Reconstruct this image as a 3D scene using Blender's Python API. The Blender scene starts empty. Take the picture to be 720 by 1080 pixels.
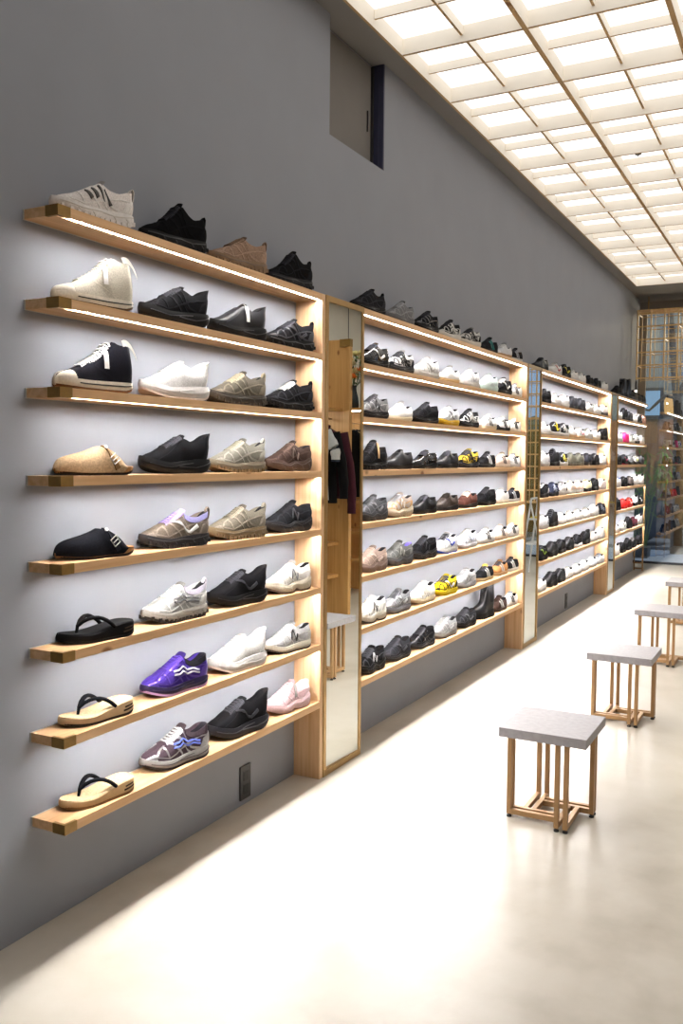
import bpy, bmesh, math, random
import numpy as np
from mathutils import Vector, Matrix
random.seed(7)
PI = math.pi
scene = bpy.context.scene
COL = scene.collection

# ------------------------------------------------------------------ materials
def lin(h):
    h = h.lstrip('#')
    r = []
    for i in (0, 2, 4):
        c = int(h[i:i+2], 16) / 255
        r.append(c / 12.92 if c <= .04045 else ((c + .055) / 1.055) ** 2.4)
    return tuple(r) + (1,)

MATS = {}
def newmat(name):
    m = bpy.data.materials.new(name); m.use_nodes = True
    nt = m.node_tree
    return m, nt, nt.nodes['Principled BSDF']

def M(hexc, kind='fabric'):
    key = (hexc, kind)
    if key in MATS: return MATS[key]
    m, nt, b = newmat(kind + '_' + hexc)
    c = tuple(x*.78 for x in lin(hexc)[:3]) + (1,) if kind in ('fabric', 'suede', 'leather', 'patent', 'rubber', 'silver', 'plastic') else lin(hexc)
    rough, metal, nscale, var, bump = {'fabric': (.85, 0, 260, .18, .25), 'suede': (.95, 0, 160, .2, .2), 'leather': (.42, 0, 90, .08, .12),
        'patent': (.16, 0, 30, .04, .03), 'rubber': (.6, 0, 120, .08, .08), 'plastic': (.4, 0, 60, .03, .02),
        'metal': (.3, 1, 60, .04, .0), 'matte': (.9, 0, 40, .05, .05), 'silver': (.32, .75, 120, .08, .08)}[kind]
    b.inputs['Roughness'].default_value = rough
    b.inputs['Metallic'].default_value = metal
    if kind in ('fabric', 'suede', 'matte'): b.inputs['Specular IOR Level'].default_value = .08
    elif kind == 'rubber': b.inputs['Specular IOR Level'].default_value = .18
    elif kind == 'leather': b.inputs['Specular IOR Level'].default_value = .25
    tc = nt.nodes.new('ShaderNodeTexCoord'); n = nt.nodes.new('ShaderNodeTexNoise')
    n.inputs['Scale'].default_value = nscale; n.inputs['Detail'].default_value = 2
    nt.links.new(tc.outputs['Object'], n.inputs['Vector'])
    r = nt.nodes.new('ShaderNodeValToRGB')
    r.color_ramp.elements[0].position = .3; r.color_ramp.elements[1].position = .7
    r.color_ramp.elements[0].color = tuple(x * (1 - var) for x in c[:3]) + (1,)
    r.color_ramp.elements[1].color = tuple(min(1, x * (1 + var)) for x in c[:3]) + (1,)
    nt.links.new(n.outputs['Fac'], r.inputs['Fac']); nt.links.new(r.outputs['Color'], b.inputs['Base Color'])
    if bump:
        bp = nt.nodes.new('ShaderNodeBump'); bp.inputs['Strength'].default_value = bump; bp.inputs['Distance'].default_value = .002
        nt.links.new(n.outputs['Fac'], bp.inputs['Height']); nt.links.new(bp.outputs['Normal'], b.inputs['Normal'])
    MATS[key] = m
    return m

def wood(name, light, dark, axis=1, rough=.5):
    m, nt, b = newmat(name)
    tc = nt.nodes.new('ShaderNodeTexCoord'); mp = nt.nodes.new('ShaderNodeMapping')
    sc = [26, 26, 26]; sc[axis] = 1.1
    mp.inputs['Scale'].default_value = sc
    oi = nt.nodes.new('ShaderNodeObjectInfo'); vm = nt.nodes.new('ShaderNodeVectorMath'); vm.operation = 'MULTIPLY_ADD'
    nt.links.new(oi.outputs['Random'], vm.inputs[0]); vm.inputs[1].default_value = (7, 11, 5)
    nt.links.new(tc.outputs['Object'], vm.inputs[2]); nt.links.new(vm.outputs[0], mp.inputs['Vector'])
    n = nt.nodes.new('ShaderNodeTexNoise'); n.inputs['Scale'].default_value = 1.6; n.inputs['Detail'].default_value = 5; n.inputs['Distortion'].default_value = .5
    nt.links.new(mp.outputs['Vector'], n.inputs['Vector'])
    r = nt.nodes.new('ShaderNodeValToRGB')
    r.color_ramp.elements[0].position = .32; r.color_ramp.elements[0].color = lin(dark)
    r.color_ramp.elements[1].position = .62; r.color_ramp.elements[1].color = lin(light)
    nt.links.new(n.outputs['Fac'], r.inputs['Fac'])
    # knots: sparse darker spots
    v = nt.nodes.new('ShaderNodeTexVoronoi'); v.inputs['Scale'].default_value = 1.0
    mp2 = nt.nodes.new('ShaderNodeMapping'); s2 = [6, 6, 6]; s2[axis] = 3.2; mp2.inputs['Scale'].default_value = s2
    nt.links.new(vm.outputs[0], mp2.inputs['Vector']); nt.links.new(mp2.outputs['Vector'], v.inputs['Vector'])
    kr = nt.nodes.new('ShaderNodeValToRGB'); kr.color_ramp.elements[0].position = .045; kr.color_ramp.elements[0].color = (1, 1, 1, 1)
    kr.color_ramp.elements[1].position = .1; kr.color_ramp.elements[1].color = (0, 0, 0, 1)
    nt.links.new(v.outputs['Distance'], kr.inputs['Fac'])
    mx = nt.nodes.new('ShaderNodeMix'); mx.data_type = 'RGBA'
    nt.links.new(kr.outputs['Color'], mx.inputs['Factor']); nt.links.new(r.outputs['Color'], mx.inputs['A'])
    mx.inputs['B'].default_value = lin('8a5a30')
    nt.links.new(mx.outputs['Result'], b.inputs['Base Color'])
    b.inputs['Roughness'].default_value = rough
    return m

def flat(name, hexc, rough=.6, metal=0, nscale=6, var=.06, bump=0):
    m, nt, b = newmat(name)
    c = lin(hexc)
    tc = nt.nodes.new('ShaderNodeTexCoord'); n = nt.nodes.new('ShaderNodeTexNoise'); n.inputs['Scale'].default_value = nscale; n.inputs['Detail'].default_value = 5
    nt.links.new(tc.outputs['Object'], n.inputs['Vector'])
    r = nt.nodes.new('ShaderNodeValToRGB'); r.color_ramp.elements[0].position = .3; r.color_ramp.elements[1].position = .7
    r.color_ramp.elements[0].color = tuple(x * (1 - var) for x in c[:3]) + (1,)
    r.color_ramp.elements[1].color = tuple(min(1, x * (1 + var)) for x in c[:3]) + (1,)
    nt.links.new(n.outputs['Fac'], r.inputs['Fac']); nt.links.new(r.outputs['Color'], b.inputs['Base Color'])
    b.inputs['Roughness'].default_value = rough; b.inputs['Metallic'].default_value = metal
    if bump:
        bp = nt.nodes.new('ShaderNodeBump'); bp.inputs['Strength'].default_value = bump; bp.inputs['Distance'].default_value = .002
        nt.links.new(n.outputs['Fac'], bp.inputs['Height']); nt.links.new(bp.outputs['Normal'], b.inputs['Normal'])
    return m

def emit(name, col, strength):
    m = bpy.data.materials.new(name); m.use_nodes = True
    nt = m.node_tree; nt.nodes.clear()
    e = nt.nodes.new('ShaderNodeEmission'); o = nt.nodes.new('ShaderNodeOutputMaterial')
    e.inputs['Color'].default_value = tuple(col) + (1,); e.inputs['Strength'].default_value = strength
    nt.links.new(e.outputs[0], o.inputs['Surface'])
    return m

W_BOARD = wood('cypress_board', 'e4bb8c', 'd0a272', 1)
W_PANEL = wood('cypress_panel', 'e6c298', 'd5ab7e', 2)
W_CAB = wood('cabinet_wood', 'c99a5c', 'b5864c', 2)
W_CABH = wood('cabinet_wood_across', 'c99a5c', 'b5864c', 0)
W_LAT = wood('lattice_wood', 'f0dcc0', 'e6cfae', 1, .6)
BEAM_LIT = flat('beam_lit_faces', 'fbf4e8', .7, 0, 8, .02)  # beam side faces, near-white: the diffuser's light on the timber painted in
BEAM_SHADE = wood('beam_shaded_underside', 'c9a878', 'b39060', 1, .6)  # beam bottom faces, browner: the shade underneath painted into the colour
W_LATX = wood('lattice_wood_cross', 'f0dcc0', 'e6cfae', 0, .6)
BRASS = flat('aged_brass', 'a98855', .38, .75, 14, .08)
BRASSD = flat('brass_corner', '8f6f3a', .45, .55, 30, .12)
GOLD = flat('gold_painted_steel', 'a7835a', .42, .35, 20, .05)
WALLM = flat('grey_paint', '888b93', .85, 0, 3, .03, .03)
CEILM = flat('ceiling_paint', '7d7a78', .9, 0, 3, .03)
WHITEW = flat('light_plaster', 'c9c4ba', .9, 0, 3, .04)
NAVY = flat('navy_metal', '3a3c55', .5, .2, 8, .06)
HATCH = flat('hatch_panel', '6e6a66', .8, 0, 4, .05)
STONE = flat('grey_stone_laminate', '9c999c', .5, 0, 45, .09)
DARKP = flat('dark_plastic', '2b2a2c', .5, 0, 20, .05)
BLACKF = flat('black_foot', '15161a', .5, 0, 20, .05)
LED = emit('led_strip_light', (1, .97, .95), 142)
DIFF = emit('ceiling_diffuser_light', (1, .965, .92), 1.55)
PEND = emit('pendant_bulb_light', (1, .85, .6), 30)

def floor_mat():
    m, nt, b = newmat('polished_mortar')
    tc = nt.nodes.new('ShaderNodeTexCoord')
    n1 = nt.nodes.new('ShaderNodeTexNoise'); n1.inputs['Scale'].default_value = .9; n1.inputs['Detail'].default_value = 7; n1.inputs['Distortion'].default_value = .8
    n2 = nt.nodes.new('ShaderNodeTexNoise'); n2.inputs['Scale'].default_value = 5; n2.inputs['Detail'].default_value = 6
    mp = nt.nodes.new('ShaderNodeMapping'); mp.inputs['Scale'].default_value = (1, .45, 1); mp.inputs['Rotation'].default_value = (0, 0, .5)
    nt.links.new(tc.outputs['Object'], mp.inputs['Vector'])
    nt.links.new(mp.outputs['Vector'], n1.inputs['Vector']); nt.links.new(tc.outputs['Object'], n2.inputs['Vector'])
    ad = nt.nodes.new('ShaderNodeMath'); ad.operation = 'MULTIPLY_ADD'; ad.inputs[1].default_value = .35
    nt.links.new(n2.outputs['Fac'], ad.inputs[0]); nt.links.new(n1.outputs['Fac'], ad.inputs[2])
    r = nt.nodes.new('ShaderNodeValToRGB')
    e = r.color_ramp.elements
    e[0].position = .46; e[0].color = lin('9d9485'); e[1].position = .86; e[1].color = lin('c3beb5')
    k = e.new(.62); k.color = lin('b3ac9f')
    nt.links.new(ad.outputs[0], r.inputs['Fac']); nt.links.new(r.outputs['Color'], b.inputs['Base Color'])
    rr = nt.nodes.new('ShaderNodeMapRange'); rr.inputs['To Min'].default_value = .22; rr.inputs['To Max'].default_value = .42
    nt.links.new(n2.outputs['Fac'], rr.inputs['Value']); nt.links.new(rr.outputs['Result'], b.inputs['Roughness'])
    bp = nt.nodes.new('ShaderNodeBump'); bp.inputs['Strength'].default_value = .08; bp.inputs['Distance'].default_value = .01
    nt.links.new(n2.outputs['Fac'], bp.inputs['Height']); nt.links.new(bp.outputs['Normal'], b.inputs['Normal'])
    return m
FLOORM = floor_mat()

def mirror_mat():
    m, nt, b = newmat('mirror_silver')
    b.inputs['Base Color'].default_value = (.83, .86, .82, 1); b.inputs['Metallic'].default_value = 1; b.inputs['Roughness'].default_value = 0.0
    return m
MIRROR = mirror_mat()

def glass_mat(refl=.24, tint=(.84, .9, .94)):
    m = bpy.data.materials.new('storefront_glass'); m.use_nodes = True
    nt = m.node_tree; nt.nodes.clear()
    t = nt.nodes.new('ShaderNodeBsdfTransparent'); t.inputs['Color'].default_value = tint + (1,)
    g = nt.nodes.new('ShaderNodeBsdfGlossy'); g.inputs['Roughness'].default_value = 0; g.inputs['Color'].default_value = (.9, .95, 1, 1)
    lw = nt.nodes.new('ShaderNodeFresnel'); lw.inputs['IOR'].default_value = 1.5
    ad = nt.nodes.new('ShaderNodeMath'); ad.operation = 'ADD'; ad.use_clamp = True; ad.inputs[1].default_value = refl
    mx = nt.nodes.new('ShaderNodeMixShader'); o = nt.nodes.new('ShaderNodeOutputMaterial')
    nt.links.new(lw.outputs[0], ad.inputs[0]); nt.links.new(ad.outputs[0], mx.inputs[0])
    nt.links.new(t.outputs[0], mx.inputs[1]); nt.links.new(g.outputs[0], mx.inputs[2]); nt.links.new(mx.outputs[0], o.inputs['Surface'])
    return m
GLASS = glass_mat()

# ------------------------------------------------------------------ mesh helpers
class MB:
    """collects boxes, tubes and grids; build() links them as one mesh object"""
    def __init__(s): s.v = []; s.f = []; s.mi = []
    def add(s, v, f, mi=0):
        o = len(s.v); s.v += [tuple(p) for p in v]; s.f += [tuple(i + o for i in q) for q in f]; s.mi += [mi] * len(f); return s
    def box(s, a, b, mi=0, under=None):
        (x0, y0, z0), (x1, y1, z1) = a, b
        if under is not None:
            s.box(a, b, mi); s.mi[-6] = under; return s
        return s.add([(x0,y0,z0),(x1,y0,z0),(x1,y1,z0),(x0,y1,z0),(x0,y0,z1),(x1,y0,z1),(x1,y1,z1),(x0,y1,z1)],
              [(0,3,2,1),(4,5,6,7),(0,1,5,4),(1,2,6,5),(2,3,7,6),(3,0,4,7)], mi)
    def prism(s, pts, z0, z1, mi=0):
        n = len(pts)
        v = [(x, y, z0) for x, y in pts] + [(x, y, z1) for x, y in pts]
        f = [tuple(reversed(range(n))), tuple(range(n, 2*n))] + [(i, (i+1) % n, n + (i+1) % n, n + i) for i in range(n)]
        return s.add(v, f, mi)
    def tube(s, pts, r, n=6, mi=0, flat=1.0, closed=False):
        pts = [Vector(p) for p in pts]; k = len(pts)
        rs = r if isinstance(r, (list, tuple)) else [r] * k
        v = []; f = []
        up = Vector((0, 0, 1))
        for i, p in enumerate(pts):
            if closed: t = pts[(i+1) % k] - pts[i-1]
            else: t = pts[min(i+1, k-1)] - pts[max(i-1, 0)]
            t.normalize()
            a = up if abs(t.z) < .9 else Vector((1, 0, 0))
            b = t.cross(a).normalized(); c = b.cross(t).normalized()
            for j in range(n):
                q = 2*PI*j/n
                v.append(p + b*math.cos(q)*rs[i] + c*math.sin(q)*rs[i]*flat)
        for i in range(k if closed else k-1):
            i2 = (i+1) % k
            for j in range(n):
                f.append((i*n+j, i*n+(j+1) % n, i2*n+(j+1) % n, i2*n+j))
        if not closed:
            f.append(tuple(reversed(range(n)))); f.append(tuple((k-1)*n+j for j in range(n)))
        return s.add(v, f, mi)
    def grid(s, rows, mi=0, wrap=False, caps=False, mif=None):
        m = len(rows); n = len(rows[0]); v = [p for r in rows for p in r]
        for i in range(m-1): pass
        o = len(s.v); s.v += [tuple(p) for p in v]
        for i in range(m-1):
            for j in range(n if wrap else n-1):
                s.f.append((o+i*n+j, o+i*n+(j+1) % n, o+(i+1)*n+(j+1) % n, o+(i+1)*n+j)); s.mi.append(mif(i, j) if mif else mi)
        if caps:
            s.f.append(tuple(o + j for j in reversed(range(n)))); s.mi.append(mi)
            s.f.append(tuple(o + (m-1)*n + j for j in range(n))); s.mi.append(mi)
        return s
    def lathe(s, prof, cx=0, cy=0, n=20, mi=0):
        rows = [[(cx + r*math.cos(2*PI*j/n), cy + r*math.sin(2*PI*j/n), z) for j in range(n)] for r, z in prof]
        return s.grid(rows, mi, wrap=True, caps=True)
    def mesh(s, name, smooth=True, angle=40):
        me = bpy.data.meshes.new(name); me.from_pydata(s.v, [], s.f); me.update()
        bm = bmesh.new(); bm.from_mesh(me); bmesh.ops.recalc_face_normals(bm, faces=bm.faces[:]); bm.to_mesh(me); bm.free()
        for p, i in zip(me.polygons, s.mi): p.material_index = i
        if smooth:
            me.polygons.foreach_set('use_smooth', [True] * len(me.polygons))
            me.set_sharp_from_angle(angle=math.radians(angle))
        return me
    def build(s, name, mat, parent=None, loc=None, smooth=False, angle=40, bevel=0):
        me = s.mesh(name, smooth, angle)
        mats = mat if isinstance(mat, (list, tuple)) else [mat]
        for m in mats: me.materials.append(m)
        o = bpy.data.objects.new(name, me); COL.objects.link(o)
        if parent is not None: o.parent = parent
        if loc: o.location = loc
        if bevel:
            b = o.modifiers.new('bevel', 'BEVEL'); b.width = bevel; b.segments = 2; b.limit_method = 'ANGLE'
        return o

def tag(o, label=None, cat=None, group=None, kind=None):
    if label: o['label'] = label
    if cat: o['category'] = cat
    if group: o['group'] = group
    if kind: o['kind'] = kind
    return o
def empty(name, loc, label, cat, group=None, rz=0):
    o = bpy.data.objects.new(name, None); COL.objects.link(o); o.empty_display_size = .05
    o.location = loc; o.rotation_euler = (0, 0, rz)
    return tag(o, label, cat, group)
def struct(o): o['kind'] = 'structure'; return o

# ------------------------------------------------------------------ the room
F = .141                                     # depth of the shelf boards
ZC = 3.62
WALL_END = 12.52; GL = 13.5
RY0, RY1, RZ = 3.885, 4.505, 3.058
w = MB()
w.box((-.25, -1.6, 0), (0, RY0, ZC)).box((-.25, RY0, 0), (0, RY1, RZ)).box((-.25, RY0, RZ), (-.075, RY1, ZC)).box((-.25, RY1, 0), (0, WALL_END, ZC))
struct(w.build('wall_left', WALLM))
struct(MB().box((-1.4, -1.6, -.1), (4.6, GL - .03, 0)).build('floor', FLOORM))
LX0, LX1, LY0, LY1 = .118, 4.135, .9, 11.5
c = MB()
c.box((-1.4, -1.6, ZC), (LX0, GL, ZC + .15)).box((LX1, -1.6, ZC), (4.6, GL, ZC + .15)).box((LX0, -1.6, ZC), (LX1, LY0, ZC + .15)).box((LX0, LY1, ZC), (LX1, GL, ZC + .15))
c.box((LX0, LY0, ZC + .13), (LX1, LY1, ZC + .15))
struct(c.build('ceiling', CEILM))
struct(MB().box((4.35, -1.6, 0), (4.6, GL, ZC)).build('wall_right', WHITEW))
struct(MB().box((-.25, -1.8, 0), (4.6, -1.6, ZC)).build('wall_back', WALLM))
struct(MB().box((-1.5, WALL_END, 0), (-1.4, GL, ZC)).build('wall_end', WALLM))
struct(MB().box((-1.4, WALL_END - .1, 0), (-.25, WALL_END, ZC)).build('wall_return', WALLM))
# dropped bulkhead by the storefront
struct(MB().box((-1.4, 12.72, 3.5), (4.35, 13.0, ZC)).build('trim_1', CEILM))
struct(MB().box((-.30, 12.9, 1.75), (.035, 12.96, 3.5)).build('trim_2', flat('beige_pillar', '9a8f80', .9)))
# recess high in the wall: hatch panel and navy reveal
h = empty('hatch', (-.075, 3.90, RZ), 'grey hatch panel recessed high in the wall under the ceiling', 'hatch')
MB().box((0, 0, .004), (.012, .56, .545)).build('panel', HATCH, h)
MB().box((.012, .515, .19), (.02, .522, .30)).build('handle', DARKP, h)
MB().box((0, .575, .002), (.018, .59, .55)).build('jamb', DARKP, h)
r_ = MB().box((-.074, RY1 - .012, RZ + .001), (-.001, RY1 - .0005, ZC - .001)).box((-.035, RY1 - .016, RZ + .001), (-.028, RY1 - .012, ZC - .1))
struct(r_.build('trim_3', NAVY))

# ceiling light: timber lattice in front of bright diffusers
cl = empty('lattice_ceiling_light', (LX0, LY0, ZC), 'large illuminated ceiling panel behind a pale timber lattice', 'ceiling light')
BH = .085
rim = MB()
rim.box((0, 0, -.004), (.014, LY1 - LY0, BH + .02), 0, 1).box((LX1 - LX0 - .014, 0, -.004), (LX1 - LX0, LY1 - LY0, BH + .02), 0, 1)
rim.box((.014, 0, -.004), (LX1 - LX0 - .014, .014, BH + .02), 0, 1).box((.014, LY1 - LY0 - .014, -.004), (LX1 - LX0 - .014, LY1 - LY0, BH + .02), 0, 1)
rim.build('rim', [BEAM_LIT, BEAM_SHADE], cl)
longs = [.790, 1.455, 2.120, 2.785, 3.45]
for x in longs:
    MB().box((x - LX0 - .013, .014, -.002), (x - LX0 + .013, LY1 - LY0 - .014, BH), 0, 1).build('long_beam', [BEAM_LIT, BEAM_SHADE], cl)
ys = [LY1 - .705 * k for k in range(1, 16)]; ys = [y for y in ys if y > LY0 + .1]
for y in ys:
    MB().box((.014, y - LY0 - .009, 0), (LX1 - LX0 - .014, y - LY0 + .009, BH - .002), 0, 1).build('cross_beam', [BEAM_LIT, BEAM_SHADE], cl)
sl = MB()
edges_x = [LX0 + .014] + longs + [LX1 - .014]; edges_y = sorted([LY0 + .014] + ys + [LY1 - .014])
for i in range(len(edges_x) - 1):
    xm = (edges_x[i] + edges_x[i+1]) / 2
    for j in range(len(edges_y) - 1):
        ym = (edges_y[j] + edges_y[j+1]) / 2
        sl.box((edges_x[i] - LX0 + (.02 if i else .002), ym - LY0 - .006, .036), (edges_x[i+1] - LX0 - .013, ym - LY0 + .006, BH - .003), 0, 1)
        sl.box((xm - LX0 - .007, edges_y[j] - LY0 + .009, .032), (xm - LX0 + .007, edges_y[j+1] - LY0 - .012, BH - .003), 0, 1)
sl.build('half_slats', [BEAM_LIT, BEAM_SHADE], cl)
MB().box((.014, .014, BH), (LX1 - LX0 - .014, LY1 - LY0 - .014, BH + .01)).build('diffuser', DIFF, cl)
sp = empty('sprinkler', (.968, 6.59, ZC + BH), 'small grey sprinkler head hanging from the lit ceiling panel', 'sprinkler')
MB().lathe([(.02, 0), (.02, -.012), (.012, -.02), (.012, -.07)], n=12).build('body', M('8f8f8f', 'plastic'), sp, smooth=True)
MB().lathe([(.022, -.08), (.022, -.086), (.004, -.09), (.004, -.1)], n=12).build('deflector', M('6f6f6f', 'plastic'), sp, smooth=True)

# outlets on the wall
def outlet(y, label):
    o = empty('wall_outlet', (0, y, .025), label, 'outlet', 'dark wall outlets')
    MB().box((0, -.04, 0), (.008, .04, .148)).build('plate', DARKP, o, bevel=.003)
    for z in (.045, .103):
        s = MB().box((.008, -.018, z - .02), (.0105, .018, z + .02)).build('socket', BLACKF, o)
        MB().box((.0105, -.009, z - .007), (.0112, -.006, z + .007)).box((.0105, .006, z - .007), (.0112, .009, z + .007)).build('slots', DARKP, s)
outlet(3.159, 'dark double wall outlet below the nearest shelving bay')
outlet(8.82, 'dark wall outlet low on the wall under the third shelving bay')

# ------------------------------------------------------------------ shelving
ZS = [2.235, 1.967, 1.702, 1.436, 1.170, .902, .637, .368]
ROW = ['top', 'second-highest', 'third-highest', 'fourth-highest', 'fourth-lowest', 'third-lowest', 'second-lowest', 'lowest']
BAYN = ['nearest', 'second', 'third', 'farthest']
BAYS = [(1.974, 3.572), (3.995, 6.825), (7.262, 10.07), (10.497, 12.50)]
TH = .0295
for bi, (ya, yb) in enumerate(BAYS):
    for ri, z in enumerate(ZS):
        s = empty('wall_shelf', (0, ya, z - TH), f'pale timber wall shelf, {ROW[ri]} in the {BAYN[bi]} shelving bay, lit underneath', 'shelf', f'timber shelves of the {BAYN[bi]} bay')
        L = yb - ya
        if ri == 7: bd_ = MB().box((.004, 0, 0), (F, L, TH))
        else:
            bd_ = MB(); sec = [(.004, 0), (F - .021, 0), (F - .021, .006), (F - .007, .006), (F - .007, 0), (F, 0), (F, TH), (.004, TH)]
            bd_.add([(x, yy, zz) for yy in (0, L) for x, zz in sec], [tuple(range(8)), tuple(range(15, 7, -1))] + [(i, (i+1) % 8, 8 + (i+1) % 8, 8 + i) for i in range(8)])
        bd_.build('board', W_BOARD, s)
        if bi == 0:
            e = .0012
            br = MB().prism([(F + e, -e), (F + e, .05), (F - .010, .05), (F - .010, .010), (F - .05, .010), (F - .05, -e)], -e, TH + e)
            br.build('corner_bracket', BRASSD, s)
            MB().box((0, -.002, -.001), (.004, L, TH + .001)).build('mounting_strip', M('d8d4cc', 'plastic'), s)
        if ri < 7: MB().box((F - .0205, .055 if bi == 0 else .006, .0022), (F - .0075, L - .006, .0058)).build('led_strip', LED, s)
PH = 2.236
PANN = ['end of the nearest shelving bay', 'far end of the second shelving bay', 'far end of the third shelving bay']
for k, y in enumerate((3.572, 6.825, 10.07)):
    MB_ = MB().box((.001, y, 0), (F, y + .03, PH))
    o = MB_.build('upright_panel', W_PANEL, bevel=.0015)
    tag(o, f'tall pale timber upright panel closing the {PANN[k]}', 'panel', 'upright timber panels between bays')
# mirrors
for k, (y0, y1) in enumerate(((3.603, 3.992), (6.856, 7.259), (10.101, 10.494))):
    m = empty('wall_mirror', (0, y0, 0), ['tall brass-framed mirror between the nearest and second shelving bays', 'tall brass-framed mirror between the second and third shelving bays', 'narrow-looking brass-framed mirror beside the farthest shelving bay'][k], 'mirror', 'tall wall mirrors')
    W = y1 - y0; fw = .026
    f = MB()
    f.box((.001, 0, 0), (F + .004, fw, PH)).box((.001, W - fw, 0), (F + .004, W, PH)).box((.001, fw, 0), (F + .004, W - fw, .03)).box((.001, fw, PH - fw), (F + .004, W - fw, PH))
    f.build('frame', BRASS, m, bevel=.001)
    gw = (W - 2*fw)/2 - .001
    gl = MB().box((-.005, -gw, .0305), (.005, gw, PH - fw - .0005)).build('glass', MIRROR, m, (F - .008, W/2, 0))
    if k == 0: gl.rotation_euler = (0, 0, math.radians(-1.4))      # hangs very slightly out of true
    MB().box((.001, fw, .03), (F - .022, W - fw, PH - fw)).build('backing', DARKP, m)
# brass support frame at the free end of the farthest bay
st = empty('support_stand', (0, 12.502, 0), 'thin brass support stand under the free end of the farthest bay', 'stand')
MB().box((F - .022, 0, 0), (F - .004, .02, 1.169)).build('post', GOLD, st)
MB().box((.004, .04, 0), (.02, .056, .336)).build('post', GOLD, st)
MB().box((.02, .04, .02), (F - .004, .056, .04)).box((F - .02, .02, .02), (F - .004, .04, .04)).box((.004, .001, .1), (F - .022, .017, .116)).build('base_rail', GOLD, st)

# ------------------------------------------------------------------ stools
def stool(x, y, label):
    s = empty('stool', (x, y, 0), label, 'stool', 'stools in a row along the aisle')
    MB().box((-.178, -.183, .361), (.178, .183, .40)).build('seat', STONE, s, bevel=.0015)
    b = .0095
    for q in range(4):
        cs, sn = [(1, 0), (0, 1), (-1, 0), (0, -1)][q]
        R = lambda px, py: (px*cs - py*sn, px*sn + py*cs)
        def rb(mb, x0, y0, z0, x1, y1, z1):
            a = R(x0, y0); c = R(x1, y1)
            mb.box((min(a[0], c[0]), min(a[1], c[1]), z0), (max(a[0], c[0]), max(a[1], c[1]), z1))
        for yy in (-.096, -.060):
            l = MB(); rb(l, -.163, yy - b, .014, -.163 + 2*b, yy + b, .361); leg = l.build('leg', GOLD, s, bevel=.001)
            px, py = R(-.163 + b, yy)
            MB().lathe([(.006, .014), (.006, .008), (.011, .007), (.011, 0)], px, py, 10).build('foot', BLACKF, leg, smooth=True)
            t = MB(); rb(t, -.163 + 2*b, yy - b, .014, .060 - b - .0005 , yy + b, .036); t.build('rail', GOLD, s, bevel=.001)
            u = MB(); rb(u, -.163 + 2*b, yy - b, .345, .060 - b - .0005, yy + b, .361); u.build('top_rail', GOLD, s)
for (x, y, lb) in [(1.199, 3.683, 'grey-topped brass-legged stool nearest the camera'), (1.197, 5.295, 'second grey-topped stool from the camera, reflected in the nearest mirror'),
                   (1.177, 6.945, 'third grey-topped stool from the camera, cut by the right picture edge'), (1.155, 8.66, 'farthest grey-topped stool at the right picture edge')]:
    stool(x, y, lb)

# ------------------------------------------------------------------ shoes
def sm(a, b, x):
    t = min(1, max(0, (x - a) / (b - a))); return t*t*(3 - 2*t)
def interp(pts, s):
    """smooth interpolation (monotone cubic) through (s, value) points"""
    xs = [p[0] for p in pts]; ys_ = [p[1] for p in pts]
    if s <= xs[0]: return ys_[0]
    if s >= xs[-1]: return ys_[-1]
    n = len(xs); d = [(ys_[i+1]-ys_[i])/(xs[i+1]-xs[i]) for i in range(n-1)]
    m = [d[0]] + [0 if d[i-1]*d[i] <= 0 else 2*d[i-1]*d[i]/(d[i-1]+d[i]) for i in range(1, n-1)] + [d[-1]]
    i = max(k for k in range(n-1) if xs[k] <= s)
    h = xs[i+1]-xs[i]; t = (s-xs[i])/h
    return (2*t**3-3*t*t+1)*ys_[i] + (t**3-2*t*t+t)*h*m[i] + (-2*t**3+3*t*t)*ys_[i+1] + (t**3-t*t)*h*m[i+1]

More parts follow.
